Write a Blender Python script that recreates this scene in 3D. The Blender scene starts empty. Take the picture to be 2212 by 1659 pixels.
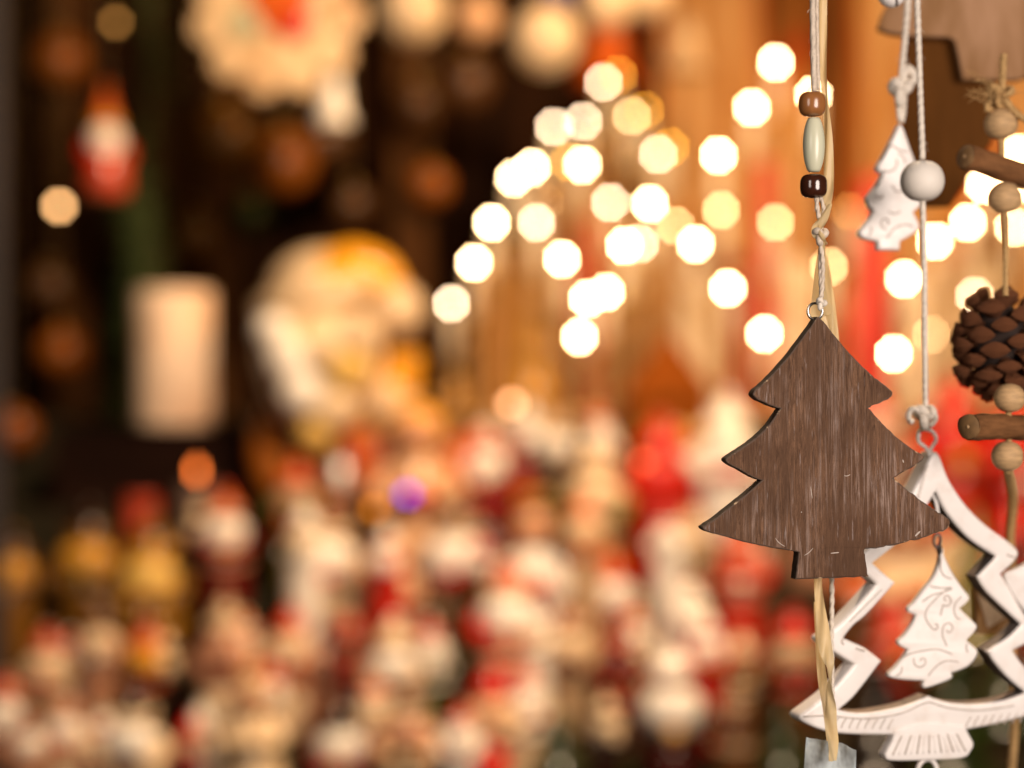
import bpy, bmesh, math, random
from mathutils import Vector, Matrix, noise as mnoise
random.seed(7)
C = bpy.context.scene.collection
scn = bpy.context.scene

# ------------------------------------------------------------------ camera, world, lamps, exposure
CAM_Z = 1.35                      # camera height above the market ground
FOC, SENS, DF = 60.0, 36.0, 0.66  # lens, sensor, focus distance (the wooden tree)
cd = bpy.data.cameras.new('camera'); cam = bpy.data.objects.new('camera', cd); C.objects.link(cam)
cam.location = (0, 0, CAM_Z); cam.rotation_euler = (math.radians(90), 0, 0)
cd.lens, cd.sensor_width, cd.clip_start, cd.clip_end = FOC, SENS, 0.01, 100
cd.dof.use_dof = True; cd.dof.focus_distance = DF; cd.dof.aperture_fstop = 2.95
cd.dof.aperture_blades = 8; cd.dof.aperture_rotation = math.radians(0)
scn.camera = cam

w = bpy.data.worlds.new('World'); scn.world = w; w.use_nodes = True
w.node_tree.nodes['Background'].inputs[0].default_value = (1.0, 0.62, 0.36, 1)
w.node_tree.nodes['Background'].inputs[1].default_value = 0.012

def lamp(name, kind, loc, aim, power, col, **kw):
    l = bpy.data.lights.new(name, kind); o = bpy.data.objects.new(name, l); C.objects.link(o)
    o.location = loc; o.rotation_euler = (Vector(aim) - Vector(loc)).to_track_quat('-Z', 'Y').to_euler()
    l.energy = power; l.color = col
    for k, v in kw.items(): setattr(l, k, v)
    return o
lamp('street_lamp', 'AREA', (-0.55, -0.10, 1.62), (0.18, 0.68, 1.32), 2.6, (1.0, 0.86, 0.76), shape='SQUARE', size=0.30)
# soft lamp in front of the stall, warm lamps under the stall roof
lamp('front_lamp', 'AREA', (0.42, 0.00, 1.47), (0.20, 0.68, 1.26), 7.7, (1.0, 0.85, 0.75), shape='DISK', size=0.40)
lamp('stall_lamp', 'AREA', (0.95, 2.10, 2.55), (0.15, 2.75, 1.3), 24.0, (1.0, 0.57, 0.22), shape='DISK', size=0.22)
lamp('counter_lamp', 'AREA', (0.25, 1.40, 2.30), (-0.12, 2.3, 1.05), 40.0, (1.0, 0.72, 0.47), shape='DISK', size=0.16)

scn.view_settings.view_transform = 'Standard'; scn.view_settings.look = 'None'
scn.view_settings.exposure = 0.0; scn.view_settings.gamma = 1.0
scn.cycles.use_adaptive_sampling = False
scn.cycles.use_denoising = True
scn.cycles.sample_clamp_indirect = 4.0
scn.cycles.max_bounces = 6
scn.cycles.caustics_reflective = False; scn.cycles.caustics_refractive = False

# ------------------------------------------------------------------ helpers
K = SENS / FOC / 2212.0           # metres per (2212-wide) photo unit per metre of distance
def P(x, y, d): return Vector(((x - 1106) * K * d, d, CAM_Z - (y - 829.5) * K * d))
def px(d): return K * d
def D(d): return 2.0 + (d - 1.44) * 1.45     # depth of the stall's rows behind the ornaments
Q = 1.4                                      # size of the arches' fittings
def S(r, g, b):
    f = lambda c: (c / 255 / 12.92) if c / 255 <= 0.04045 else ((c / 255 + 0.055) / 1.055) ** 2.4
    return (f(r), f(g), f(b), 1)

def nodes_of(name):
    m = bpy.data.materials.new(name); m.use_nodes = True
    nt = m.node_tree; return m, nt, nt.nodes['Principled BSDF']
def N(nt, t, **inp):
    n = nt.nodes.new(t)
    for k, v in inp.items():
        k = k.replace('_', ' ')
        if k in n.inputs: n.inputs[k].default_value = v
        else: setattr(n, k.replace(' ', '_'), v)
    return n
MC = {}
def paint(name, col, rough=0.45, var=0.22, scale=60, bump=0.15, stretch=(1, 1, 1), col2=None, spec=0.5, metal=0.0, thr=(0.35, 0.7)):
    """a procedural paint / wood / cloth: two tones mixed by noise, a fine bump"""
    if name in MC: return MC[name]
    m, nt, b = nodes_of(name); L = nt.links.new
    tc = N(nt, 'ShaderNodeTexCoord'); mp = N(nt, 'ShaderNodeMapping'); mp.inputs['Scale'].default_value = stretch
    L(tc.outputs['Object'], mp.inputs['Vector'])
    no = N(nt, 'ShaderNodeTexNoise', Scale=scale, Detail=5.0, Roughness=0.6); L(mp.outputs[0], no.inputs['Vector'])
    mr = N(nt, 'ShaderNodeMapRange'); mr.inputs['From Min'].default_value, mr.inputs['From Max'].default_value = thr
    L(no.outputs['Fac'], mr.inputs['Value'])
    mx = N(nt, 'ShaderNodeMix', data_type='RGBA')
    mx.inputs['A'].default_value = col
    mx.inputs['B'].default_value = col2 or tuple(min(1, c * (1 - var)) for c in col[:3]) + (1,)
    for i in mx.inputs:
        if i.name == 'A' and i.type == 'RGBA': i.default_value = col
        if i.name == 'B' and i.type == 'RGBA': i.default_value = col2 or tuple(c * (1 - var) for c in col[:3]) + (1,)
    L(mr.outputs[0], mx.inputs['Factor']); out = [o for o in mx.outputs if o.type == 'RGBA'][0]
    L(out, b.inputs['Base Color'])
    bp = N(nt, 'ShaderNodeBump', Strength=bump, Distance=0.001); L(no.outputs['Fac'], bp.inputs['Height']); L(bp.outputs[0], b.inputs['Normal'])
    b.inputs['Roughness'].default_value = rough; b.inputs['Specular IOR Level'].default_value = spec; b.inputs['Metallic'].default_value = metal
    MC[name] = m; return m
def glow(name, col, strength):
    if name in MC: return MC[name]
    m, nt, b = nodes_of(name)
    b.inputs['Base Color'].default_value = col; b.inputs['Emission Color'].default_value = col; b.inputs['Emission Strength'].default_value = strength
    MC[name] = m; return m

def link(name, me, m, parent=None, smooth=True):
    o = bpy.data.objects.new(name, me); C.objects.link(o)
    if parent: o.parent = parent
    if m is not None:
        if not me.materials: me.materials.append(None)
        o.material_slots[0].link = 'OBJECT'; o.material_slots[0].material = m
    if smooth and not me.get('sm'):
        me.shade_smooth(); me['sm'] = 1
    return o
def thing(name, label, cat, loc=(0, 0, 0), group=None, rz=0.0, sc=1.0):
    o = bpy.data.objects.new(name, None); C.objects.link(o); o.location = loc; o.rotation_euler = (0, 0, rz); o.scale = (sc,) * 3
    o.empty_display_size = 0.01
    return tag(o, label, cat, group)
def tag(o, label, cat, group=None):
    o['label'] = label; o['category'] = cat
    if group: o['group'] = group
    return o
def structure(o): o['kind'] = 'structure'; return o

def mesh(name, vs, fs):
    me = bpy.data.meshes.new(name); me.from_pydata([tuple(v) for v in vs], [], fs); me.validate(); me.update(); return me
def bm_mesh(name, bm):
    me = bpy.data.meshes.new(name); bmesh.ops.recalc_face_normals(bm, faces=bm.faces); bm.to_mesh(me); bm.free(); return me
def lathe(prof, n=24, name='lathe', off=(0, 0, 0), sq=(1, 1)):
    vs, fs = [], []
    for r, z in prof:
        for i in range(n):
            a = 2 * math.pi * i / n; vs.append((off[0] + r * math.cos(a) * sq[0], off[1] + r * math.sin(a) * sq[1], off[2] + z))
    for j in range(len(prof) - 1):
        for i in range(n):
            a, b = j * n + i, j * n + (i + 1) % n; fs.append((a, b, b + n, a + n))
    fs.append(tuple(range(n))[::-1]); k = (len(prof) - 1) * n; fs.append(tuple(range(k, k + n)))
    return mesh(name, vs, fs)
def ball_prof(r, k=10, z0=0, sz=1): return [(max(1e-5, r * math.sin(math.pi * i / k)), z0 - r * sz * math.cos(math.pi * i / k)) for i in range(k + 1)]
def ball(r, c=(0, 0, 0), sc=(1, 1, 1), n=20, k=12):
    return lathe(ball_prof(r, k, sz=sc[2]), n, 'ball', c, (sc[0], sc[1]))
def cat_rom(pts, n=6, closed=False):
    out = []; m = len(pts)
    for i in range(m if closed else m - 1):
        g = lambda k: Vector(pts[k % m] if closed else pts[max(0, min(m - 1, k))])
        p0, p1, p2, p3 = g(i - 1), g(i), g(i + 1), g(i + 2)
        for k in range(n):
            t = k / n
            out.append(0.5 * ((2 * p1) + (p2 - p0) * t + (2 * p0 - 5 * p1 + 4 * p2 - p3) * t * t + (3 * p1 - p0 - 3 * p2 + p3) * t ** 3))
    if not closed: out.append(Vector(pts[-1]))
    return out
def frames(path, closed=False):
    T = []
    m = len(path)
    for i in range(m):
        a = path[(i - 1) % m] if closed else path[max(0, i - 1)]; b = path[(i + 1) % m] if closed else path[min(m - 1, i + 1)]
        T.append((b - a).normalized())
    u = T[0].orthogonal().normalized(); fr = []
    for t in T:
        u = (u - t * u.dot(t)).normalized(); fr.append((t, u, t.cross(u)))
    return fr
def tube_vf(path, r, n=8, closed=False, vs=None, fs=None):
    vs = [] if vs is None else vs; fs = [] if fs is None else fs
    base = len(vs); fr = frames(path, closed); m = len(path)
    for i, (p, (t, u, v)) in enumerate(zip(path, fr)):
        rr = r(i / (m - 1)) if callable(r) else r
        for k in range(n):
            a = 2 * math.pi * k / n; vs.append(p + u * (rr * math.cos(a)) + v * (rr * math.sin(a)))
    for i in range(m if closed else m - 1):
        for k in range(n):
            a, b = base + i * n + k, base + i * n + (k + 1) % n; c, d = base + ((i + 1) % m) * n + (k + 1) % n, base + ((i + 1) % m) * n + k
            fs.append((a, b, c, d))
    if not closed:
        fs.append(tuple(range(base, base + n))[::-1]); fs.append(tuple(range(base + (m - 1) * n, base + m * n)))
    return vs, fs
def tube(path, r, n=8, closed=False, name='tube'):
    return mesh(name, *tube_vf([Vector(p) for p in path], r, n, closed))
def resample(path, step):
    out = [path[0]]; acc = 0
    for a, b in zip(path, path[1:]):
        L = (b - a).length
        if L < 1e-9: continue
        s = step - acc
        while s <= L: out.append(a + (b - a) * (s / L)); s += step
        acc = (acc + L) % step
    return out
def twine(pts, r, plies=3, pitch=0.006, n=6, fuzz=0, seed=1, smooth=6, tw=.28):
    """a plied cord along a path, with a few stray fibres"""
    rnd = random.Random(seed)
    path = resample(cat_rom(pts, smooth), pitch / 9); fr = frames(path); vs, fs = [], []
    for k in range(plies):
        sub = []
        for i, (p, (t, u, v)) in enumerate(zip(path, fr)):
            a = 2 * math.pi * (k / plies + i / 9); sub.append(p + u * (r * tw * math.cos(a)) + v * (r * tw * math.sin(a)))
        tube_vf(sub, r * (1 - tw), n, False, vs, fs)
    for _ in range(fuzz):
        i = rnd.randrange(1, len(path) - 1); t, u, v = fr[i]; a = rnd.random() * 6.28
        o = u * math.cos(a) + v * math.sin(a); l = rnd.uniform(0.6, 1.6) * r
        p = path[i]; q = [p + o * r * 0.8, p + o * (r + l * 0.5) + t * l * 0.5, p + o * (r + l * 0.6) + t * l * rnd.uniform(0.9, 1.6)]
        tube_vf(q, r * 0.045, 3, False, vs, fs)
    return mesh('twine', vs, fs)
def knot_path(c, r, sx=1, sz=1, ph=0):
    out = []
    for i in range(60):
        t = 2 * math.pi * i / 60
        out.append(Vector(c) + Vector(((math.sin(t + ph) + 1.2 * math.sin(2 * t)) * r * 0.45 * sx, -math.sin(3 * t) * r * 0.42, (math.cos(t + ph) - 1.2 * math.cos(2 * t)) * r * 0.45 * sz)))
    return out
def box_bm(bm, c, s):
    r = bmesh.ops.create_cube(bm, size=1.0, matrix=Matrix.Translation(Vector(c)) @ Matrix.Diagonal((*s, 1))); return r
def box(c, s, bev=0.002, seg=2):
    bm = bmesh.new(); box_bm(bm, c, s)
    if bev: bmesh.ops.bevel(bm, geom=bm.edges[:], offset=bev, segments=seg, affect='EDGES')
    return bm_mesh('box', bm)

class Plane:
    """a card standing at distance d, turned by `ang` about the vertical; uv() maps a photo point to it"""
    def __init__(s, x, y, d, ang, tilt=0):
        s.o = P(x, y, d); a = math.radians(ang); s.u = Vector((math.cos(a), math.sin(a), 0)); s.n = Vector((math.sin(a), -math.cos(a), 0)); s.v = Vector((0, 0, 1))
    def uv(s, x, y):
        ray = P(x, y, 1.0) - Vector((0, 0, CAM_Z)); c = Vector((0, 0, CAM_Z))
        t = (s.o - c).dot(s.n) / ray.dot(s.n); q = c + ray * t - s.o
        return Vector((q.dot(s.u), q.dot(s.v), 0))
    def mat(s): return Matrix(((s.u.x, s.v.x, s.n.x, s.o.x), (s.u.y, s.v.y, s.n.y, s.o.y), (s.u.z, s.v.z, s.n.z, s.o.z), (0, 0, 0, 1)))
    def place(s, o): o.matrix_world = s.mat(); return o
def soften(pts, sharp=0.9, n=5):
    """round the outline: catmull-rom on segments, keeping points flagged 'c' as corners"""
    runs = []; m = len(pts); ci = [i for i, p in enumerate(pts) if len(p) > 2]
    if not ci: return cat_rom([Vector((p[0], p[1], 0)) for p in pts], n, True)
    out = []
    for a, b in zip(ci, ci[1:] + [ci[0] + m]):
        seg = [Vector((pts[i % m][0], pts[i % m][1], 0)) for i in range(a, b + 1)]
        out += cat_rom(seg, n)[:-1]
    return out
def slab(loops, half, bev, res=2, z=0.0):
    """a flat shape cut from outline loops, `half` = half its thickness, with rounded edges"""
    cu = bpy.data.curves.new('slab', 'CURVE'); cu.dimensions = '2D'; cu.fill_mode = 'BOTH'
    cu.extrude = half - bev; cu.bevel_depth = bev; cu.bevel_resolution = res; cu.offset = -bev
    for lp in loops:
        sp = cu.splines.new('POLY'); sp.points.add(len(lp) - 1); sp.use_cyclic_u = True
        for p, q in zip(sp.points, lp): p.co = (q[0], q[1], 0, 1)
    o = bpy.data.objects.new('slab', cu); C.objects.link(o)
    bpy.context.view_layer.update()
    me = bpy.data.meshes.new_from_object(o.evaluated_get(bpy.context.evaluated_depsgraph_get()))
    bpy.data.objects.remove(o)
    me.transform(Matrix.Translation((0, 0, z)))
    bm = bmesh.new(); bm.from_mesh(me); bmesh.ops.remove_doubles(bm, verts=bm.verts, dist=1e-6); bm.to_mesh(me); bm.free()
    me.materials.clear(); me['sm'] = 1
    return me
def auto(o, deg=35):
    o.data.shade_smooth(); o.data.set_sharp_from_angle(angle=math.radians(deg)); return o

# ------------------------------------------------------------------ materials
def wood_tree_material():
    m, nt, b = nodes_of('weathered_brown_wood'); L = nt.links.new
    tc = N(nt, 'ShaderNodeTexCoord')
    def noise(sc, detail, rough, dist=0.0, off=(0, 0, 0)):
        mp = N(nt, 'ShaderNodeMapping'); mp.inputs['Scale'].default_value = sc; mp.inputs['Location'].default_value = off; L(tc.outputs['Object'], mp.inputs['Vector'])
        no = N(nt, 'ShaderNodeTexNoise', Scale=1.0, Detail=detail, Roughness=rough, Distortion=dist); L(mp.outputs[0], no.inputs['Vector']); return no.outputs['Fac']
    def rng(src, a, b_, c=0.0, d=1.0):
        r = N(nt, 'ShaderNodeMapRange'); r.inputs[1].default_value, r.inputs[2].default_value, r.inputs[3].default_value, r.inputs[4].default_value = a, b_, c, d
        L(src, r.inputs[0]); return r.outputs[0]
    def mul(a, b_, op='MULTIPLY'):
        n = N(nt, 'ShaderNodeMath', operation=op); L(a, n.inputs[0])
        if isinstance(b_, (int, float)): n.inputs[1].default_value = b_
        else: L(b_, n.inputs[1])
        return n.outputs[0]
    def mixc(f, a, b_):
        n = N(nt, 'ShaderNodeMix', data_type='RGBA'); ins = [i for i in n.inputs if i.type == 'RGBA']; L(f, n.inputs['Factor'])
        for i, c in zip(ins, (a, b_)):
            if isinstance(c, tuple): i.default_value = c
            else: L(c, i)
        return [o for o in n.outputs if o.type == 'RGBA'][0]
    grain = noise((950, 85, 100), 7, 0.76, 1.2); fine = noise((2600, 130, 200), 4, 0.7, 0.2, (3, 1, 0)); speck = noise((3500, 2600, 2000), 2, 0.5)
    band = noise((260, 9, 60), 4, 0.6, 0.4, (7, 2, 0)); patch = noise((38, 26, 30), 3, 0.5, 0.0, (2, 5, 0))
    streak = noise((600, 24, 80), 6, 0.74, 0.7, (11, 4, 0)); dash = noise((750, 75, 80), 3, 0.5, 0.1, (1, 9, 0))
    c = mixc(rng(grain, 0.33, 0.68), (0.030, 0.013, 0.007, 1), (0.255, 0.138, 0.080, 1))
    c = mixc(mul(rng(band, 0.40, 0.60), 0.75), c, (0.100, 0.052, 0.030, 1))
    wash = mul(rng(streak, 0.50, 0.63), rng(patch, 0.44, 0.62)); c = mixc(mul(wash, 0.60), c, (0.44, 0.325, 0.275, 1))
    ds = mul(rng(dash, 0.63, 0.70), rng(fine, 0.40, 0.60)); c = mixc(mul(ds, 0.6), c, (0.46, 0.38, 0.36, 1))
    c = mixc(mul(rng(fine, 0.54, 0.70), 0.60), c, (0.035, 0.021, 0.014, 1))
    c = mixc(mul(rng(speck, 0.45, 0.72), 0.35), c, (0.05, 0.03, 0.02, 1))
    stain = noise((55, 30, 30), 4, 0.6, 0.3, (8, 3, 0)); c = mixc(mul(rng(stain, 0.45, 0.68), 0.45), c, (0.055, 0.028, 0.016, 1))
    L(c, b.inputs['Base Color']); b.inputs['Roughness'].default_value = 0.72; b.inputs['Specular IOR Level'].default_value = 0.10
    h = mul(mul(grain, 0.6), mul(fine, 0.5), 'ADD'); bp = N(nt, 'ShaderNodeBump', Strength=0.55, Distance=0.0006); L(h, bp.inputs['Height']); L(bp.outputs[0], b.inputs['Normal'])
    return m
M_TREE = wood_tree_material()
M_BURNT = paint('burnt_edge', (0.012, 0.008, 0.006, 1), 0.6, col2=(0.045, 0.028, 0.016, 1), scale=400, bump=0.4)
M_CHIP = paint('chipped_edge', (0.085, 0.05, 0.032, 1), 0.7, col2=(0.62, 0.44, 0.26, 1), scale=260, thr=(0.60, 0.70), bump=0.5)
M_PALE = paint('bare_scratch', (0.50, 0.42, 0.36, 1), 0.7, scale=900)
M_ENAMEL = paint('white_enamel', (0.88, 0.835, 0.80, 1), 0.32, col2=(0.74, 0.66, 0.60, 1), scale=120, thr=(0.5, 0.82), bump=0.12)
M_WORN_SHADE = paint('worn_metal_and_shade', (0.085, 0.08, 0.08, 1), 0.5, col2=(0.22, 0.17, 0.14, 1), scale=300, metal=0.3)  # worn metal, also the shade painted on the frame's inner walls
M_ENGRAVE = paint('engraved_grey', (0.40, 0.345, 0.305, 1), 0.6, scale=300, col2=(0.60, 0.53, 0.475, 1), spec=0.1)
M_STEEL = paint('bright_steel', (0.62, 0.58, 0.54, 1), 0.22, var=0.2, scale=200, metal=1.0, bump=0.05)
M_COTTON = paint('cotton_cord', (0.80, 0.72, 0.62, 1), 0.85, var=0.25, scale=700, bump=0.6, spec=0.1)
M_WAXED = paint('pale_waxed_cord', (0.66, 0.56, 0.45, 1), 0.6, var=0.25, scale=700, bump=0.4, spec=0.3)
M_JUTE = paint('jute_twine', (0.56, 0.35, 0.15, 1), 0.9, var=0.4, scale=900, bump=0.7, spec=0.1)
M_BEADWOOD = paint('raw_wood_bead', (0.56, 0.36, 0.18, 1), 0.6, var=0.45, scale=160, stretch=(1, 1, 5), bump=0.3, spec=0.2)
M_BARK = paint('brown_bark', (0.22, 0.098, 0.038, 1), 0.8, var=0.6, scale=240, stretch=(1, 1, .25), bump=1.0, spec=0.12)
M_ENDGRAIN = paint('cut_end_grain', (0.20, 0.105, 0.035, 1), 0.8, var=0.4, scale=260)
M_CONE = paint('pinecone_brown', (0.23, 0.085, 0.036, 1), 0.7, col2=(0.085, 0.030, 0.012, 1), scale=220, bump=0.8, spec=0.15)
M_CONECORE = paint('pinecone_core', (0.022, 0.010, 0.006, 1), 0.9, scale=200)
M_BEAD_BROWN = paint('lacquered_brown_bead', (0.34, 0.135, 0.042, 1), 0.22, var=0.3, scale=120, stretch=(1, 1, .3), bump=0.04, spec=0.6)
M_BEAD_DARK = paint('lacquered_dark_bead', (0.060, 0.018, 0.009, 1), 0.16, var=0.5, scale=90, bump=0.04, spec=0.7)
M_BEAD_GREEN = paint('pale_green_bead', (0.60, 0.60, 0.44, 1), 0.30, var=0.12, scale=60, stretch=(1, 1, .3), bump=0.03)
M_BEAD_WHITE = paint('matt_white_bead', (0.72, 0.67, 0.60, 1), 0.6, var=0.08, scale=90, bump=0.06)
def ribbon_material():
    m, nt, b = nodes_of('gold_organza'); L = nt.links.new; nt.nodes.remove(b)
    out = nt.nodes['Material Output']
    tc = N(nt, 'ShaderNodeTexCoord'); mp = N(nt, 'ShaderNodeMapping'); mp.inputs['Scale'].default_value = (1, 60, 1); L(tc.outputs['UV'], mp.inputs['Vector'])
    wv = N(nt, 'ShaderNodeTexNoise', Scale=14.0, Detail=4.0); L(mp.outputs[0], wv.inputs['Vector'])
    cr = N(nt, 'ShaderNodeMix', data_type='RGBA'); ins = [i for i in cr.inputs if i.type == 'RGBA']; ins[0].default_value = (0.76, 0.55, 0.25, 1); ins[1].default_value = (0.86, 0.74, 0.47, 1)
    L(wv.outputs['Fac'], cr.inputs['Factor']); col = [o for o in cr.outputs if o.type == 'RGBA'][0]
    p = N(nt, 'ShaderNodeBsdfPrincipled', Roughness=0.4); L(col, p.inputs['Base Color']); p.inputs['Sheen Weight'].default_value = 0.3
    t = N(nt, 'ShaderNodeBsdfTranslucent'); L(col, t.inputs['Color'])
    tr = N(nt, 'ShaderNodeBsdfTransparent')
    a = N(nt, 'ShaderNodeMixShader'); a.inputs[0].default_value = 0.5; L(p.outputs[0], a.inputs[1]); L(t.outputs[0], a.inputs[2])
    c = N(nt, 'ShaderNodeMixShader'); c.inputs[0].default_value = 0.06; L(a.outputs[0], c.inputs[1]); L(tr.outputs[0], c.inputs[2]); L(c.outputs[0], out.inputs['Surface'])
    return m
M_RIBBON = ribbon_material()
def film_material():
    m, nt, b = nodes_of('clear_film'); L = nt.links.new; out = nt.nodes['Material Output']
    tc = N(nt, 'ShaderNodeTexCoord'); no = N(nt, 'ShaderNodeTexNoise', Scale=70.0, Detail=3.0); L(tc.outputs['Object'], no.inputs['Vector'])
    mr = N(nt, 'ShaderNodeMapRange'); mr.inputs[1].default_value, mr.inputs[2].default_value, mr.inputs[3].default_value, mr.inputs[4].default_value = 0.4, 0.62, 0.4, 0.95; L(no.outputs['Fac'], mr.inputs[0])
    b.inputs['Base Color'].default_value = (0.76, 0.84, 0.86, 1); b.inputs['Roughness'].default_value = 0.3
    tr = N(nt, 'ShaderNodeBsdfTransparent'); mx = N(nt, 'ShaderNodeMixShader'); L(mr.outputs[0], mx.inputs[0]); L(tr.outputs[0], mx.inputs[1]); L(b.outputs[0], mx.inputs[2]); L(mx.outputs[0], out.inputs['Surface'])
    return m
M_FILM = film_material()

# ------------------------------------------------------------------ the setting: stall back wall, stepped display, tan cloth backdrop
M_WALL = paint('dark_stall_boards', (0.030, 0.011, 0.0036, 1), 0.75, var=0.7, scale=5, stretch=(6, 1, 0.4), bump=0.3, spec=0.04)
M_FELT = paint('dark_green_felt', (0.020, 0.022, 0.012, 1), 0.95, col2=(0.045, 0.022, 0.012, 1), scale=14, bump=0.4, spec=0.05)
def stripe_material():
    m, nt, b = nodes_of('striped_cloth'); L = nt.links.new
    tc = N(nt, 'ShaderNodeTexCoord'); mp = N(nt, 'ShaderNodeMapping'); mp.inputs['Scale'].default_value = (9, 1, 0.8); L(tc.outputs['Object'], mp.inputs['Vector'])
    no = N(nt, 'ShaderNodeTexNoise', Scale=1.0, Detail=3.0, Roughness=0.55); L(mp.outputs[0], no.inputs['Vector'])
    cr = N(nt, 'ShaderNodeValToRGB'); e = cr.color_ramp.elements
    e[0].position, e[0].color = 0.30, (0.075, 0.022, 0.006, 1); e[1].position, e[1].color = 0.70, (0.64, 0.42, 0.21, 1)
    for p, c in ((0.42, (0.26, 0.10, 0.022, 1)), (0.47, (0.38, 0.022, 0.005, 1)), (0.51, (0.54, 0.25, 0.045, 1)), (0.57, (0.62, 0.40, 0.20, 1)), (0.63, (0.42, 0.18, 0.04, 1))):  # gold stripes lifted to carry the golden haze behind the bulbs
        x = e.new(p); x.color = c
    L(no.outputs['Fac'], cr.inputs[0]); L(cr.outputs[0], b.inputs['Base Color']); b.inputs['Roughness'].default_value = 0.9; b.inputs['Specular IOR Level'].default_value = 0.05
    return m
M_TAN = stripe_material()
M_BEAM = paint('roof_beam_wood', (0.06, 0.034, 0.018, 1), 0.7, var=0.5, scale=12, stretch=(.2, 1, 1))
structure(link('wall', box((0, 3.66, 1.5), (5.0, 0.04, 3.0), 0), M_WALL, smooth=False))
TIER = {1: (D(1.44), 1730), 2: (D(1.55), 1600), 3: (D(1.66), 1445), 4: (D(1.79), 1265), 5: (D(1.91), 1090), 6: (D(2.08), 905)}
def tier_z(t): d, y = TIER[t]; return P(0, y, d).z
ds = [TIER[t][0] for t in range(1, 7)]
bm = bmesh.new()
for t in range(1, 7):
    d = TIER[t][0]; y0 = d - 0.08 if t > 1 else d - 0.16; z = tier_z(t)
    y1 = (TIER[t + 1][0] - 0.0802) if t < 6 else 3.60
    box_bm(bm, (0, (y0 + y1) / 2, (z + 0.55) / 2), (3.4, y1 - y0, z - 0.55))
structure(link('display_table', bm_mesh('steps', bm), M_FELT, smooth=False))
structure(link('ground', box((0, 1.5, -0.02), (7, 7, 0.04), 0), M_BEAM, smooth=False))
BEAM_Z = 2.88
structure(link('stall_roof', box((0, 2.45, BEAM_Z + 0.03), (5.0, 2.4, 0.06), 0.004), M_BEAM, smooth=False))
vs, fs = [], []
nx = 120; a0, a1 = P(1420, 0, 3.45).x, P(2600, 0, 3.45).x; zt, zb = BEAM_Z + 0.02, tier_z(6) + 0.002
for i in range(nx + 1):
    x = a0 + (a1 - a0) * i / nx; y = 3.48 + 0.018 * math.sin(i * 0.9) + 0.01 * math.sin(i * 0.37 + 1)
    for off in (0, 0.004): vs += [(x, y + off, zb), (x, y + off, zt)]
for i in range(nx):
    k = i * 4; fs += [(k, k + 4, k + 5, k + 1), (k + 2, k + 3, k + 7, k + 6), (k + 1, k + 5, k + 7, k + 3)]
tag(link('curtain', mesh('curtain', vs, fs), M_TAN), 'striped tan and rust cloth hanging in folds behind the glowing candle arches', 'curtain')

# ------------------------------------------------------------------ candle arches
BULB = {'w': glow('bulb_bright', (1.0, 0.68, 0.34, 1), 135), 'c': glow('bulb_warm', (1.0, 0.72, 0.46, 1), 52), 'y': glow('bulb_yellow', (1.0, 0.64, 0.28, 1), 40), 'a': glow('bulb_amber', (1.0, 0.46, 0.04, 1), 26), 'd': glow('bulb_dim', (1.0, 0.45, 0.10, 1), 9)}
M_WAX = paint('cream_candle_tube', (0.74, 0.60, 0.42, 1), 0.5, var=0.08, scale=40, bump=0.05)
M_ARCHWOOD = paint('honey_arch_wood', (0.46, 0.25, 0.09, 1), 0.5, var=0.35, scale=20, stretch=(.3, 1, 1))
M_REDWAX = paint('red_candle_wax', (0.62, 0.030, 0.012, 1), 0.4, var=0.2, scale=30, bump=0.05)
M_BRASS = paint('brass_cup', (0.75, 0.48, 0.14, 1), 0.3, var=0.2, scale=60, metal=1.0, bump=0.05)
BR = 0.0045
ME_BULB = lathe([(0.0012, -0.006), (0.0030, -0.005)] + ball_prof(BR, 10, 0, 1.05)[3:], 14, 'bulb')
ME_CUP = lathe([(0.003, 0), (0.010, 0.002), (0.011, 0.008), (0.009, 0.009), (0.004, 0.004)], 14, 'cup')
def arch(label, d, bulbs, base_py=None, tube_h=0.062, wood=None, tube_mat=None):
    d = D(d); tube_h *= Q; wood = wood or M_ARCHWOOD; xs = [P(b[0], 0, d).x for b in bulbs]; zb = tier_z(6)
    xc = (min(xs) + max(xs)) / 2; root = thing('candle_arch', label, 'candle arch', (xc, d, zb), 'glowing candle arches')
    wdt = max(xs) - min(xs) + 0.05
    link('base', box((0, 0, 0.009), (wdt, 0.055, 0.018), 0.003), wood, root)
    tops = []
    for bx, by, k in bulbs:
        q = P(bx, by, d); x = q.x - xc; z = q.z - zb; dy = random.uniform(-.006, .006)
        t = max(0.02, z - 0.006); th = min(tube_h, t - 0.024)
        tb = link('candle_tube', lathe([(0.0088, t - th), (0.009, t - 0.002), (0.007, t)], 14, 'tube', (x, dy, 0)), tube_mat or M_WAX, root)
        o = link('bulb', ME_BULB, BULB[k], tb); o.location = (x, dy, z)
        o = link('cup', ME_CUP, M_BRASS, tb); o.location = (x, dy, t - th - 0.004)
        link('stem', lathe([(0.006, 0.017), (0.0045, 0.03), (0.0045, t - th - 0.012), (0.0065, t - th - 0.003)], 12, 'stem', (x, dy, 0)), wood, root)
        tops.append((x, t - th - 0.01))
    tops.sort(); path = [Vector((x, 0.008, z)) for x, z in tops]
    if len(path) > 1: link('rail', tube(cat_rom(path, 4), 0.0045, 8), wood, root)
    return root
arch('candle arch of seven bright bulbs nearest the dark wall', 1.92, [(975, 655, 'c'), (1024, 567, 'w'), (1062, 480, 'w'), (1109, 385, 'w'), (1159, 480, 'c'), (1214, 559, 'w'), (1269, 645, 'w')])
arch('candle arch of seven bulbs peaking low in the middle of the lights', 1.97, [(1252, 727, 'w'), (1309, 631, 'w'), (1349, 530, 'w'), (1403, 440, 'w'), (1502, 527, 'w'), (1572, 622, 'w'), (1652, 720, 'w')])
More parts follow.
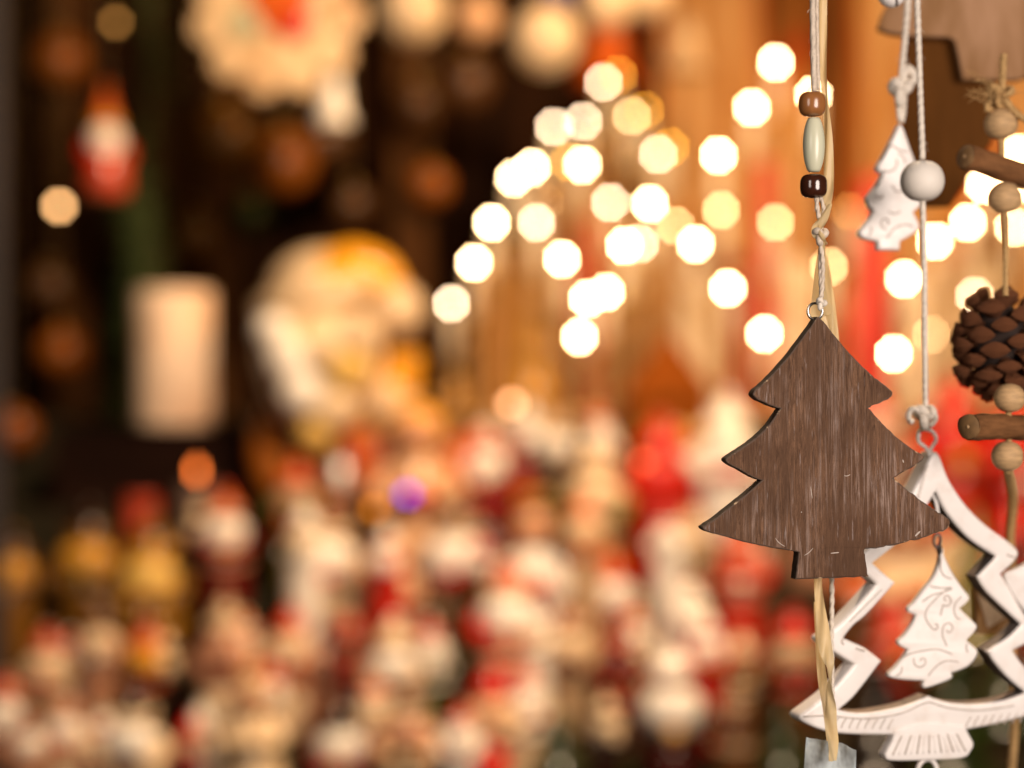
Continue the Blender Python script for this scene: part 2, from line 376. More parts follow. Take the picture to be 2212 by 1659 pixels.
arch('tall candle arch with five bulbs peaking behind the seven bulb arch by the dark wall', 2.08, [(1148, 362, 'w'), (1196, 274, 'c'), (1258, 355, 'w'), (1319, 436, 'c'), (1382, 525, 'c')])
arch('tall candle arch with yellowish bulbs at the highest point of the light cluster', 2.16, [(1259, 262, 'c'), (1304, 176, 'c'), (1364, 251, 'y'), (1422, 332, 'c'), (1459, 487, 'y')])
arch('dim amber candle arch half hidden behind the yellowish one', 2.26, [(1174, 435, 'y'), (1230, 350, 'a'), (1335, 163, 'a'), (1392, 238, 'a'), (1447, 318, 'a')])
arch('tallest candle arch with white bulbs beside the hanging beads', 2.00, [(1552, 335, 'w'), (1624, 232, 'w'), (1675, 135, 'w'), (1757, 205, 'w')])
arch('low candle arch of pale yellow bulbs before the red candles', 1.945, [(1557, 454, 'y'), (1674, 480, 'y'), (1790, 575, 'y'), (1835, 455, 'd')])
arch('candle arch of bright bulbs seen past the white cord and pinecone', 1.95, [(1930, 763, 'w'), (1952, 602, 'w'), (2020, 520, 'w'), (2090, 480, 'w'), (2125, 400, 'w'), (2200, 330, 'w')])
arch('candle arch with pale yellow bulb beside the pinecone', 2.06, [(2015, 722, 'y'), (2104, 640, 'c'), (2190, 490, 'w'), (2230, 400, 'w')])

def candle(name, label, x, top, d, base_z, r, m, flame=None, group=None):
    d = D(d); r *= Q; q = P(x, top, d); h = q.z - base_z; root = thing(name, label, 'candle', (q.x, d, base_z), group)
    link('wax', lathe([(r * 1.02, 0), (r, 0.004), (r, h - 0.004), (r * 0.93, h), (r * 0.5, h - 0.002)], 24), m, root)
    link('wick', tube([Vector((0, 0, h - 0.003)), Vector((0.0006, 0, h + 0.008))], 0.0009, 6), M_BURNT, root)
    if flame: link('flame', lathe([(0.0005, h + 0.004), (0.0045, h + 0.010), (0.0052, h + 0.015), (0.003, h + 0.022), (0.0005, h + 0.029)], 12), flame, root)
    return root
z6 = tier_z(6)
M_GLOW_BACK = paint('glow_backing_tan', (0.56, 0.26, 0.06, 1), 0.85, col2=(0.26, 0.085, 0.018, 1), scale=6, bump=0.1, spec=0.1)  # tan boxes added to give the amber glow between the bulbs
for x0, x1, top, d, lab in ((1035, 1160, 560, 2.30, 'small tan box added for glow behind the seven bulb arch'), (1165, 1330, 400, 2.38, 'tall tan box added for glow behind the cluster of bulbs'), (1335, 1520, 470, 2.42, 'wide tan box added for glow behind the middle arch'), (1525, 1640, 560, 2.40, 'low tan box added for glow beside the tall red candle')):
    d = D(d); a, b = P(x0, top, d), P(x1, top, d); r = thing('glow_backing_box', lab, 'box', ((a.x + b.x) / 2, d, z6), 'added tan boxes behind the arches')
    h = a.z - z6; link('box_body', box((0, 0.03, h / 2), (b.x - a.x - .01, .06, h), .002), M_GLOW_BACK, r, False); link('lid', box((0, 0.03, h + .006), (b.x - a.x, .068, .012), .002), M_GLOW_BACK, r, False)
for x, top, d, lab in ((1655, 350, 2.28, 'tall red candle behind the low yellow candle arch'), (1885, 385, 2.22, 'tall red candle behind the white cord'), (1262, 470, 2.34, 'red candle glimpsed between the bulbs of the seven bulb arch'),
                       (1840, 640, 2.2, 'short red candle next to the wooden tree ornament tip'), (1592, 560, 2.36, 'short red candle behind the middle bulbs')):
    candle('red_candle', lab, x, top, d, z6, 0.021, M_REDWAX, group='red candles behind the arches')
for x, top, d, lab in ((1500, 600, 2.3, 'pale pillar candle behind the middle of the light cluster'), (1720, 560, 2.3, 'pale pillar candle behind the gold ribbon'), (1990, 610, 2.28, 'pale pillar candle behind the thin white cord'), (2110, 560, 2.3, 'pale pillar candle behind the pinecone')):
    candle('pillar_candle', lab, x, top, d, z6, 0.034, M_WAX, group='pale pillar candles behind the arches')

# ------------------------------------------------------------------ figurines on the steps
COL = dict(red=(0.52, 0.012, 0.003, 1), dred=(0.12, 0.005, 0.003, 1), orange=(0.58, 0.10, 0.010, 1), amber=(0.82, 0.36, 0.015, 1), white=(0.84, 0.78, 0.69, 1), cream=(0.74, 0.55, 0.34, 1), beige=(0.44, 0.29, 0.16, 1),
           pink=(0.50, 0.24, 0.14, 1), tan=(0.12, 0.046, 0.014, 1), gold=(0.56, 0.27, 0.03, 1), green=(0.018, 0.030, 0.006, 1), olive=(0.14, 0.12, 0.02, 1), brown=(0.024, 0.008, 0.004, 1), black=(0.010, 0.006, 0.004, 1),  # dark brown, tan, green and dred robes stand in for shadow between figurines
           skin=(0.62, 0.30, 0.15, 1), coral=(0.52, 0.055, 0.018, 1), yellow=(0.70, 0.44, 0.10, 1), blue=(0.03, 0.05, 0.22, 1), grey=(0.16, 0.10, 0.075, 1), sage=(0.40, 0.42, 0.26, 1), dim_gold=(0.17, 0.07, 0.008, 1), dim_orange=(0.30, 0.085, 0.008, 1), dim_tan=(0.10, 0.042, 0.014, 1), peach=(0.66, 0.38, 0.20, 1), dgreen=(0.03, 0.045, 0.006, 1), rust=(0.30, 0.075, 0.008, 1))  # the dim gold, orange and tan carry weak light in their paint
def cm(c): return paint('painted_' + c, COL[c], 0.24, var=0.25, scale=30, bump=0.12, spec=0.45)
G = {  # unit-height gnome pieces, facing -Y
 'base': lathe([(0.235, 0), (0.24, 0.012), (0.225, 0.03), (0.1, 0.03)], 20),
 'robe': lathe([(0.21, 0.03), (0.245, 0.06), (0.25, 0.14), (0.235, 0.28), (0.20, 0.42), (0.15, 0.53), (0.08, 0.57)], 24),
 'head': ball(0.105, (0, -0.02, 0.605), (1, 1, 1.05)),
 'beard': lathe([(0.004, 0.26), (0.07, 0.28), (0.14, 0.38), (0.175, 0.48), (0.165, 0.56), (0.11, 0.61), (0.03, 0.62)], 20, 'beard', (0, -0.105, 0), (1, 0.72)),
 'nose': ball(0.028, (0, -0.135, 0.615)),
 'trim': tube([Vector((0.125 * math.cos(a), 0.125 * math.sin(a) - 0.01, 0.665 + 0.012 * math.sin(a))) for a in [2 * math.pi * i / 24 for i in range(24)]], 0.032, 8, True),
 'hat': lathe([(0.135, 0.665), (0.13, 0.70), (0.105, 0.77), (0.07, 0.85), (0.04, 0.91), (0.012, 0.945)], 20),
 'pompom': ball(0.048, (0.012, -0.005, 0.955)),
 'arm_a': tube(cat_rom([Vector((0.15, 0, 0.50)), Vector((0.23, -0.06, 0.40)), Vector((0.19, -0.17, 0.33)), Vector((0.12, -0.215, 0.33))], 5), 0.052, 10),
 'arm_b': tube(cat_rom([Vector((-0.15, 0, 0.50)), Vector((-0.23, -0.06, 0.40)), Vector((-0.19, -0.17, 0.33)), Vector((-0.12, -0.215, 0.33))], 5), 0.052, 10),
 'mitten': ball(0.045, (0.10, -0.22, 0.33)), 'mitten_b': ball(0.045, (-0.10, -0.22, 0.33)),
 'sack': lathe([(0.02, 0.04), (0.10, 0.05), (0.125, 0.13), (0.10, 0.22), (0.035, 0.27), (0.05, 0.30)], 16, 'sack', (0.20, -0.16, 0)),
 'hat_tall': lathe([(0.14, 0.665), (0.138, 0.72), (0.12, 0.80), (0.09, 0.88), (0.055, 0.95), (0.02, 1.0)], 20),
}
def put(key, name, m, root): return link(name, G[key], m, root)
def spot(x, tier, top, dd=0.0, sink=0):
    d = TIER[tier][0] + dd; z = tier_z(tier); q = P(x, top, d); return (q.x, d, z), (q.z - z)
A = {
 'robe': lathe([(0.25, 0), (0.255, 0.02), (0.235, 0.10), (0.19, 0.30), (0.14, 0.48), (0.10, 0.60), (0.06, 0.66)], 24),
 'head': ball(0.115, (0, -0.01, 0.76)), 'hair': lathe(ball_prof(0.128, 10)[4:], 18, 'hair', (0, 0.018, 0.775)),
 'sleeve': tube(cat_rom([Vector((0.11, 0, 0.58)), Vector((0.19, -0.06, 0.47)), Vector((0.10, -0.17, 0.44))], 5), 0.05, 10),
 'sleeve_b': tube(cat_rom([Vector((-0.11, 0, 0.58)), Vector((-0.19, -0.06, 0.47)), Vector((-0.10, -0.17, 0.44))], 5), 0.05, 10),
 'book': box((0, -0.21, 0.46), (0.16, 0.05, 0.11), 0.008),
 'halo': tube([Vector((0.10 * math.cos(2 * math.pi * i / 24), 0.10 * math.sin(2 * math.pi * i / 24), 0.93)) for i in range(24)], 0.012, 6, True)}
def wing(sg):
    o = [(0.03, 0.44), (0.10, 0.60), (0.22, 0.74), (0.33, 0.78), (0.36, 0.70), (0.33, 0.58), (0.27, 0.46), (0.18, 0.37), (0.08, 0.36)]
    me = slab([[Vector((x * sg, y, 0)) for x, y in o]], 0.018, 0.008); me.transform(Matrix.Rotation(math.radians(90), 4, 'X')); me.transform(Matrix.Translation((0, 0.11, 0))); me['sm'] = 0; del me['sm']; return me
A['wing'] = wing(1); A['wing_b'] = wing(-1)
def angel(label, x, tier, top, robe, hair='yellow', book='red', wings='white', dd=0.0, turn=0):
    loc, h = spot(x, tier, top, dd); r = thing('angel_figurine', label, 'figurine', loc, 'angel figurines on the steps', math.radians(turn), h / 0.945)
    for k, nm, c in (('robe', 'robe', robe), ('head', 'head', 'skin'), ('hair', 'hair', hair), ('sleeve', 'sleeve', robe), ('sleeve_b', 'sleeve', robe), ('book', 'book', book), ('wing', 'wing', wings), ('wing_b', 'wing', wings), ('halo', 'halo', 'gold')):
        link(nm, A[k], cm(c), r)
    return r
def cone_tree(label, x, tier, top, c, dd=0.0, wide=0.30):
    loc, h = spot(x, tier, top, dd); r = thing('toy_tree', label, 'toy tree', loc, 'small toy trees on the steps', 0, h)
    link('trunk', lathe([(0.09, 0), (0.09, 0.012), (0.04, 0.03), (0.04, 0.16)], 14), cm('brown'), r)
    for i in range(4):
        z = 0.13 + i * 0.2; rr = wide * (1 - i * 0.22)
        link('tier', lathe([(rr * 0.35, z + 0.03), (rr, z), (rr * 0.97, z + 0.025), (rr * 0.62, z + 0.14), (rr * 0.22, z + 0.265), (0.004, z + 0.27)], 18), cm(c), r)
    return r
def house(label, x, tier, top, wall, roof, dd=0.0, wpx=170):
    d = TIER[tier][0] + dd; loc, h = spot(x, tier, top, dd); wd = wpx * px(d); r = thing('toy_house', label, 'toy house', loc)
    link('wall', box((0, 0, h * 0.31), (wd * .86, wd * 0.7, h * 0.62), 0.002), paint('matt_' + wall, COL[wall], .85, var=.4, scale=20, spec=.03), r, False)
    pr = [(-wd * .54, h * .6), (0, h), (wd * .54, h * .6)]
    vs = [(x_, -wd * .42, z) for x_, z in pr] + [(x_, wd * .42, z) for x_, z in pr]
    link('roof', mesh('roof', vs, [(0, 1, 2), (5, 4, 3), (0, 3, 4, 1), (1, 4, 5, 2), (2, 5, 3, 0)]), paint('matt_' + roof, COL[roof], .85, var=.4, scale=20, spec=.03), r, False)
    link('door', box((0, -wd * .36, h * .13), (wd * .2, 0.006, h * .26), 0.001), cm('brown'), r)
    for sx in (-1, 1): link('window', box((sx * wd * .25, -wd * .36, h * .38), (wd * .15, 0.006, h * .14), 0.001), cm('yellow'), r)
    return r
ME_BAUB = ball(1.0, (0, 0, 0), n=28, k=16); ME_CAP = lathe([(0.2, 0.96), (0.2, 1.12), (0.17, 1.14), (0.05, 1.15)], 14)
def gloss(c): return paint('glossy_' + c, COL[c], 0.12, var=0.1, scale=10, bump=0.0, spec=0.8)
def bauble(label, x, y, d, rpx, c, hang=True, glossy=True, sz=1.0):
    d = D(d); q = P(x, y, d); r = rpx * px(d); root = thing('bauble', label, 'bauble', q, 'round baubles')
    o = link('ball', ME_BAUB, gloss(c) if glossy else cm(c), root); o.scale = (r, r, r * sz)
    o = link('cap', ME_CAP, M_BRASS, root); o.scale = (r, r, r * sz)
    if hang: link('hanging_thread', tube([Vector((0, 0, r * sz * 1.12)), Vector((0, 0, BEAM_Z - q.z + 0.004))], 0.0008, 6), M_JUTE, root)
    return root
def rest_bauble(label, x, tier, rpx, c, dd=0.0):
    d = TIER[tier][0] + dd; r = rpx * px(d); q = P(x, 0, d); root = thing('bauble', label, 'bauble', (q.x, d, tier_z(tier)), 'round baubles')
    o = link('ball', ME_BAUB, paint('satin_' + c, COL[c], 0.6, var=0.1, scale=10, bump=0.0, spec=0.2), root); o.scale = (r,) * 3; o.location = (0, 0, r)
    o = link('cap', ME_CAP, cm('brown'), root); o.scale = (r,) * 3; o.location = (0, 0, r); o.rotation_euler = (math.radians(40), 0.3, 0)
    return root

# the big bearded gnome with the amber cap
d = D(1.83); bz = tier_z(4); top = P(0, 520, d).z - bz; u = px(d)
r = thing('big_gnome', 'big white bearded figure in amber cap with round pompom', 'figurine', (P(720, 0, d).x, d, bz))
def W(x, y, dy=0): q = P(x, y, d); return Vector((q.x - r.location.x, dy, q.z - bz))
link('robe', lathe([(150 * u, 0), (155 * u, 20 * u), (150 * u, 120 * u), (125 * u, 260 * u), (60 * u, 340 * u)], 28), cm('tan'), r)
link('head', ball(100 * u, W(690, 700, 0.0)), cm('skin'), r)
link('nose', ball(24 * u, W(655, 705, -0.058)), cm('coral'), r)
link('beard', lathe([(4 * u, -150 * u), (60 * u, -120 * u), (115 * u, -40 * u), (135 * u, 40 * u), (125 * u, 100 * u), (80 * u, 140 * u), (20 * u, 150 * u)], 24, 'beard', W(700, 815, -0.05), (1, 0.6)), cm('cream'), r)
for bx, by, br, bc in ((640, 780, 48, 'white'), (720, 760, 44, 'cream'), (765, 800, 50, 'yellow'), (670, 850, 50, 'white'), (735, 880, 48, 'cream'), (700, 935, 40, 'yellow'), (610, 720, 40, 'white'), (790, 730, 46, 'cream')):
    link('beard_curl', ball(br * u, W(bx, by, -0.10)), cm(bc), r)
link('hat', ball(1.0, W(705, 625, 0.01), (128 * u, 105 * u, 92 * u)), cm('cream'), r)
link('cap_crown', tube(cat_rom([W(735, 610, -.01), W(770, 590, -.015), W(815, 600, -.02), W(850, 650, -.025)], 6), lambda t: (78 - 40 * t) * u, 18), cm('amber'), r)
link('hat_trim', tube([W(690, 645) + Vector((112 * u * math.cos(a), 105 * u * math.sin(a) - 0.004, 22 * u * math.cos(a))) for a in [2 * math.pi * i / 28 for i in range(28)]], 30 * u, 10, True), cm('cream'), r)
link('pompom', ball(58 * u, W(858, 672, -0.03)), cm('cream'), r)
link('collar', tube(cat_rom([W(870, 760), W(860, 830), W(810, 920), W(760, 960)], 5), 42 * u, 10), cm('amber'), r)
link('arm', tube(cat_rom([W(820, 860), W(880, 920, -0.04), W(870, 1000, -0.06)], 5), 55 * u, 12), cm('cream'), r)
link('arm', tube(cat_rom([W(600, 900), W(590, 980, -0.03), W(620, 1060, -0.06)], 5), 45 * u, 12), cm('dim_orange'), r)

house('orange brown toy house below the middle candle arch', 1440, 5, 715, 'rust', 'rust', 0.06, 190)
cone_tree('golden toy tree below the seven bulb candle arch', 1150, 5, 660, 'gold', 0.05, 0.24)
cone_tree('small golden toy tree beside the big amber capped figure', 985, 5, 800, 'gold', 0.03, 0.26)
RG = {  # round gnome, in units of its beard radius, centred on the beard, facing -Y
 'head': ball(0.66, (0, 0.12, 0.72)), 'nose': ball(0.17, (0, -0.56, 0.80)),
 'beard': lathe([(0.02, -1.12), (0.42, -0.95), (0.80, -0.52), (0.98, 0.0), (0.94, 0.42), (0.66, 0.74), (0.15, 0.84)], 22, 'beard', (0, -0.38, 0), (1, 0.72)),
 'trim': tube([Vector((0.70 * math.cos(a), 0.70 * math.sin(a) + 0.06, 1.08 + 0.06 * math.sin(a))) for a in [2 * math.pi * i / 24 for i in range(24)]], 0.19, 8, True),
 'hat': lathe([(0.74, 1.08), (0.72, 1.25), (0.56, 1.55), (0.34, 1.82), (0.10, 2.0)], 20, 'hat', (0, 0.06, 0)), 'pompom': ball(0.25, (0.05, 0.04, 2.02)),
 'arm_a': tube(cat_rom([Vector((0.80, 0.1, 0.30)), Vector((1.18, -0.2, -0.20)), Vector((1.0, -0.75, -0.55)), Vector((0.62, -1.0, -0.60))], 5), 0.27, 10),
 'arm_b': tube(cat_rom([Vector((-0.80, 0.1, 0.30)), Vector((-1.18, -0.2, -0.20)), Vector((-1.0, -0.75, -0.55)), Vector((-0.62, -1.0, -0.60))], 5), 0.27, 10),
 'mitten_a': ball(0.24, (0.52, -1.02, -0.60)), 'mitten_b': ball(0.24, (-0.52, -1.02, -0.60)),
 'gift': box((0, -1.12, -0.55), (0.52, 0.3, 0.42), 0.05), 'gift_ball': ball(0.3, (0, -1.12, -0.5)), 'gift_star': lathe([(0.05, -.9), (0.26, -.62), (0.34, -.5), (0.26, -.36), (0.05, -.1)], 5, 'star', (0, -1.1, 0), (1, .4)),
 'hem': tube([Vector((1.08 * math.cos(a), 1.08 * math.sin(a), -1.35)) for a in [2 * math.pi * i / 24 for i in range(24)]], 0.14, 8, True), 'button': ball(0.10, (0, -1.06, -1.0)),
 'sack': lathe([(0.1, -1.25), (0.50, -1.2), (0.60, -0.8), (0.46, -0.35), (0.16, -0.12), (0.24, 0.0)], 16, 'sack', (1.0, -0.85, 0))}
rgift = random.Random(21)
def rgnome(label, x, y, rp, tier, hat, robe, beard='white', trim='white', pom='white', mitt=None, sack=None, dd=0.0, turn=0, tall=1.0, arms=True):
    rp *= 0.80; d = TIER[tier][0] + dd; u = rp * px(d); q = P(x, y, d); z0 = tier_z(tier); g = (q.z - z0) / u
    root = thing('gnome_figurine', label, 'figurine', (q.x, d, z0), 'bearded figurines on the steps', math.radians(turn)); root.scale = (u, u, u)
    def pt(k, nm, c, over=None):
        o = link(nm, RG[k], cm(c), over or root)
        if over is None: o.location = (0, 0, g); o.scale = (1, 1, tall)
        return o
    b = max(0.0, g - 2.6)
    link('robe', lathe([(0.95, 0), (1.05, .06), (1.1, .3), (1.08, max(.5, g - 1.4)), (1.02, max(.6, g - .6)), (0.86, max(.7, g + .1)), (.5, max(.8, g + .5))], 22), cm(robe), root)
    hd = pt('head', 'head', 'skin'); pt('nose', 'nose', 'skin', hd); pt('beard', 'beard', beard); ht = pt('hat', 'hat', hat); pt('trim', 'hat_trim', trim, ht); pt('pompom', 'pompom', pom, ht)
    if arms:
        for k in 'ab': ar = pt('arm_' + k, 'arm', robe); pt('mitten_' + k, 'mitten', mitt or trim, ar)
    if sack: pt('sack', 'sack', sack)
    if arms:
        pt(rgift.choice(('gift', 'gift_ball', 'gift_star')), 'held_gift', rgift.choice(('red', 'white', 'gold', 'coral', 'brown', 'dgreen', 'cream', 'dred', 'red', 'brown')))
    if g > 1.6: pt('hem', 'hem', trim); pt('button', 'button', rgift.choice(('white', 'gold', 'red')))
    return root
# fourth step
rgnome('gnome figurine with white hat and red edge under the small peach glowing ball', 1050, 1010, 62, 4, 'white', 'dred', 'white', 'red', 'beige', 'red', turn=-12)
rgnome('small white bearded gnome figurine right beside the one under the peach glowing ball', 1200, 965, 50, 4, 'beige', 'brown', 'white', 'beige', 'tan', dd=0.03)
rgnome('round cream yellow bearded gnome figurine with olive robe', 1285, 1075, 74, 4, 'cream', 'olive', 'cream', 'beige', 'yellow', dd=-0.05)
rgnome('red coated gnome figurine with red beard scarf beside the wooden tree edge', 1425, 1035, 80, 4, 'red', 'red', 'red', 'red', 'coral', dd=0.02)
rgnome('tall white gnome figurine half hidden by the wooden tree lower branch', 1570, 985, 78, 4, 'white', 'white', 'white', 'white', 'white', 'coral')
angel('peach robed angel figurine tucked against the big bearded figure', 900, 4, 850, 'peach', 'amber', 'red', 'orange', dd=-0.05)
rgnome('gnome figurine in orange red hat in front of the big bearded figure', 640, 1085, 55, 4, 'orange', 'olive', 'beige', 'red', 'orange', dd=-0.06)
candle('pale_candle', 'thin pale candle with small orange flame in front of the garland', 425, 1040, 1.79, tier_z(4), 0.018, cm('grey'), glow('orange_flame', (1.0, 0.20, 0.03, 1), 7))
candle('dull_red_candle', 'dull red candle standing before the dark green garland', 305, 1070, 1.85, tier_z(4), 0.018, cm('coral'))
# third step
rgnome('pinkish white bearded gnome figurine in orange hat below the thin pale candle', 485, 1155, 58, 3, 'orange', 'dred', 'white', 'pink', 'coral', 'red', dd=0.03, turn=15)
rgnome('bright white bearded gnome figurine below the big amber capped figure', 708, 1210, 76, 3, 'tan', 'beige', 'white', 'cream', 'orange', 'dred')
rgnome('cream bearded gnome figurine beside the bright white bearded one', 850, 1265, 60, 3, 'cream', 'pink', 'cream', 'pink', 'cream', 'coral', dd=-0.02)
rgnome('large pale gnome figurine with a dark red bundle in the middle of the steps', 985, 1210, 88, 3, 'tan', 'tan', 'white', 'beige', 'beige', 'dred', None, dd=0.03)
angel('white angel figurine in the middle of the third step', 1150, 3, 1060, 'white', 'tan', 'red', 'grey', dd=-0.02)
rgnome('tan bearded gnome figurine in coral red hat by the slim dark red one', 1320, 1290, 60, 3, 'orange', 'beige', 'white', 'red', 'red')
rgnome('gnome figurine in yellowish hat left of the wooden tree trunk', 1495, 1180, 52, 3, 'beige', 'tan', 'beige', 'cream', 'coral')
rgnome('coral red robed gnome figurine just beneath the wooden tree branch tip', 1595, 1225, 62, 3, 'coral', 'red', 'coral', 'pink', 'white', dd=0.02)
rest_bauble('large golden bauble at the far dark end of the third step', 25, 3, 62, 'gold', 0.12)
rgnome('golden bearded gnome figurine beside the thin pale candle', 325, 1255, 80, 3, 'dim_gold', 'dim_gold', 'yellow', 'gold', 'dim_gold', dd=0.0)
rgnome('dark gold gnome figurine between golden bauble and golden bearded gnome', 190, 1215, 74, 3, 'brown', 'dim_gold', 'gold', 'dim_gold', 'brown', dd=0.05)
rgnome('dim gold gnome figurine at the far end of the third step', 30, 1235, 52, 3, 'brown', 'dim_gold', 'gold', 'dim_gold', 'dim_gold', dd=0.02)
# second step
rgnome('pinkish gnome figurine at the dark end of the second step', 100, 1445, 54, 2, 'coral', 'beige', 'cream', 'pink', 'pink')
rgnome('grey robed gnome figurine with tan beard beside the pinkish one', 215, 1390, 50, 2, 'tan', 'pink', 'cream', 'tan', 'beige', dd=0.06)
rgnome('gnome figurine with bright orange beard on the second step', 315, 1425, 46, 2, 'red', 'brown', 'amber', 'orange', 'orange', arms=False)
rgnome('tall tan hatted gnome figurine with pink beard', 485, 1410, 58, 2, 'beige', 'pink', 'pink', 'cream', 'beige', 'dred', tall=1.25)
rgnome('tan gnome figurine in round red hat below the bright white bearded one', 625, 1400, 52, 2, 'red', 'pink', 'cream', 'orange', 'orange', dd=0.04)
rgnome('gnome figurine in small coral hat with dark red robe', 755, 1400, 44, 2, 'coral', 'dred', 'tan', 'coral', 'pink', dd=0.03)
rgnome('cream gnome figurine between coral hatted gnome and the bright red robed one', 850, 1440, 62, 2, 'cream', 'beige', 'white', 'beige', 'white')
rgnome('stout white bearded gnome figurine with bright red robe', 1095, 1335, 76, 2, 'coral', 'red', 'white', 'cream', 'cream', 'red', dd=-0.02)
rgnome('tan robed gnome figurine beside the stout red robed one', 1225, 1400, 56, 2, 'pink', 'beige', 'cream', 'tan', 'tan', dd=0.05)
rgnome('slim dark red robed gnome figurine', 1335, 1440, 50, 2, 'dred', 'dred', 'dred', 'coral', 'dred', tall=1.3)
rgnome('white hatted gnome figurine under the wooden tree tip', 1490, 1350, 56, 2, 'white', 'dred', 'white', 'white', 'coral', 'dred', dd=0.03)
rgnome('slim tan gnome figurine with pale round hat beside the large white bearded one', 1600, 1440, 42, 2, 'cream', 'tan', 'tan', 'cream', 'cream')
rgnome('red hatted tan gnome figurine behind the gold ribbon end', 1715, 1420, 60, 2, 'red', 'tan', 'beige', 'red', 'red', dd=0.03)
# first step
rgnome('pale pink gnome figurine at the corner of the lowest step', 10, 1545, 52, 1, 'coral', 'pink', 'white', 'pink', 'pink')
rgnome('dark red robed gnome figurine near the lowest corner', 140, 1580, 50, 1, 'pink', 'cream', 'white', 'pink', 'beige', dd=0.05)
rgnome('white bearded gnome figurine in brown hat near the lowest corner', 285, 1605, 74, 1, 'brown', 'cream', 'white', 'cream', 'dred', 'dred')
rgnome('small gnome figurine with bright red hat on the lowest step', 410, 1615, 40, 1, 'red', 'dred', 'pink', 'red', 'red', dd=0.05)
angel('cream angel figurine on the lowest step beside the bright red hat', 550, 1, 1450, 'cream', 'cream', 'cream', 'cream')
rgnome('white bearded gnome figurine in dark brown hat on the lowest step', 735, 1615, 66, 1, 'brown', 'dred', 'white', 'brown', 'brown', 'red', dd=0.03)
rgnome('tan pink gnome figurine beside the dark brown hatted one', 880, 1590, 66, 1, 'tan', 'peach', 'pink', 'cream', 'pink')
rgnome('wide cream gnome figurine standing before the stout red robed one', 1060, 1545, 62, 1, 'red', 'cream', 'peach', 'red', 'red', 'cream', dd=0.05)
rest_bauble('bright red bauble at the bottom of the steps', 1035, 1, 68, 'red', -0.02)
cone_tree('dark green toy tree on the lowest step', 1205, 1, 1530, 'green', 0.0, 0.42)
cone_tree('black green toy tree beside the large white bearded gnome', 1320, 1, 1560, 'green', 0.0, 0.42)
rgnome('large white bearded gnome figurine with red bow below the wooden tree', 1450, 1535, 84, 1, 'white', 'brown', 'white', 'dred', 'white', 'brown', dd=0.02)
rgnome('plain tan gnome figurine at the foot of the wooden tree', 1585, 1560, 46, 1, 'tan', 'tan', 'tan', 'beige', 'beige', arms=False)
cone_tree('dark green toy tree below the ribbon', 1690, 1, 1530, 'green', 0.0, 0.4)
cone_tree('dark green toy tree seen through the white metal frame', 2060, 1, 1400, 'green', 0.03, 0.34)
cone_tree('nearly black toy tree behind the ridged white stem', 1895, 1, 1420, 'black', 0.03, 0.34)
# a loose crowd of small figurines between the rows
rc = random.Random(12); LOOK = (('red', 'white', 'white', 'red hatted white bearded'), ('coral', 'cream', 'white', 'coral hatted cream robed'), ('white', 'red', 'white', 'white hatted red robed'), ('cream', 'brown', 'cream', 'cream hatted brown robed'), ('red', 'dgreen', 'white', 'red hatted green robed'), ('white', 'white', 'cream', 'all white'), ('orange', 'beige', 'cream', 'orange hatted beige robed'), ('dred', 'pink', 'white', 'dark red hatted pink robed'))
for t, yr, xa, xb in ((1, 1560, 60, 1640), (2, 1390, 150, 1660), (3, 1190, 430, 1660), (4, 1010, 980, 1500)):
    x = xa; step_name = {1: 'lowest', 2: 'second', 3: 'third', 4: 'fourth'}[t]; looks = list(LOOK); rc.shuffle(looks)
    while x < xb and looks:
        hat, robe, beard, word = looks.pop()
        rgnome('small %s figurine in the crowd on the %s step' % (word, step_name), x, yr - rc.uniform(-50, 70), rc.uniform(36, 52), t, hat, robe, beard, rc.choice((hat, robe, 'white')), rc.choice(('white', 'cream', hat)), dd=rc.uniform(0.05, 0.085) * rc.choice((1, 1, -0.6)), turn=rc.uniform(-50, 50))
        x += rc.uniform(140, 230)
# beyond the ornaments on the pinecone side
rgnome('broad red gnome figurine behind the white cord and sticks', 2060, 960, 84, 4, 'red', 'red', 'red', 'coral', 'red')
rgnome('bright red gnome figurine behind the pinecone strand', 2190, 1000, 84, 4, 'red', 'red', 'red', 'red', 'red', dd=0.03)
rgnome('peach gnome figurine behind the wooden tree trunk', 1760, 1000, 70, 4, 'white', 'pink', 'cream', 'white', 'white')
rgnome('coral gnome figurine hidden behind the wooden tree branches', 1900, 960, 66, 4, 'coral', 'pink', 'pink', 'white', 'coral')
angel('cream angel figurine seen through the upper part of the white frame', 1965, 3, 1090, 'cream', 'tan', 'orange', 'cream')
cone_tree('olive toy tree seen through the white frame', 2105, 3, 1100, 'olive', 0.0, 0.3)
rgnome('tan robed gnome figurine behind the zigzag of the white frame', 1845, 1275, 56, 3, 'tan', 'tan', 'orange', 'tan', 'tan')
rgnome('red robed gnome figurine behind the small white tree', 1930, 1400, 62, 2, 'red', 'dred', 'coral', 'coral', 'red')
rgnome('dark red gnome figurine beside the twine', 2190, 1200, 60, 3, 'red', 'red', 'dred', 'red', 'red')
cone_tree('small dark green toy tree next to the twine end', 2180, 2, 1330, 'green', 0.0, 0.36)

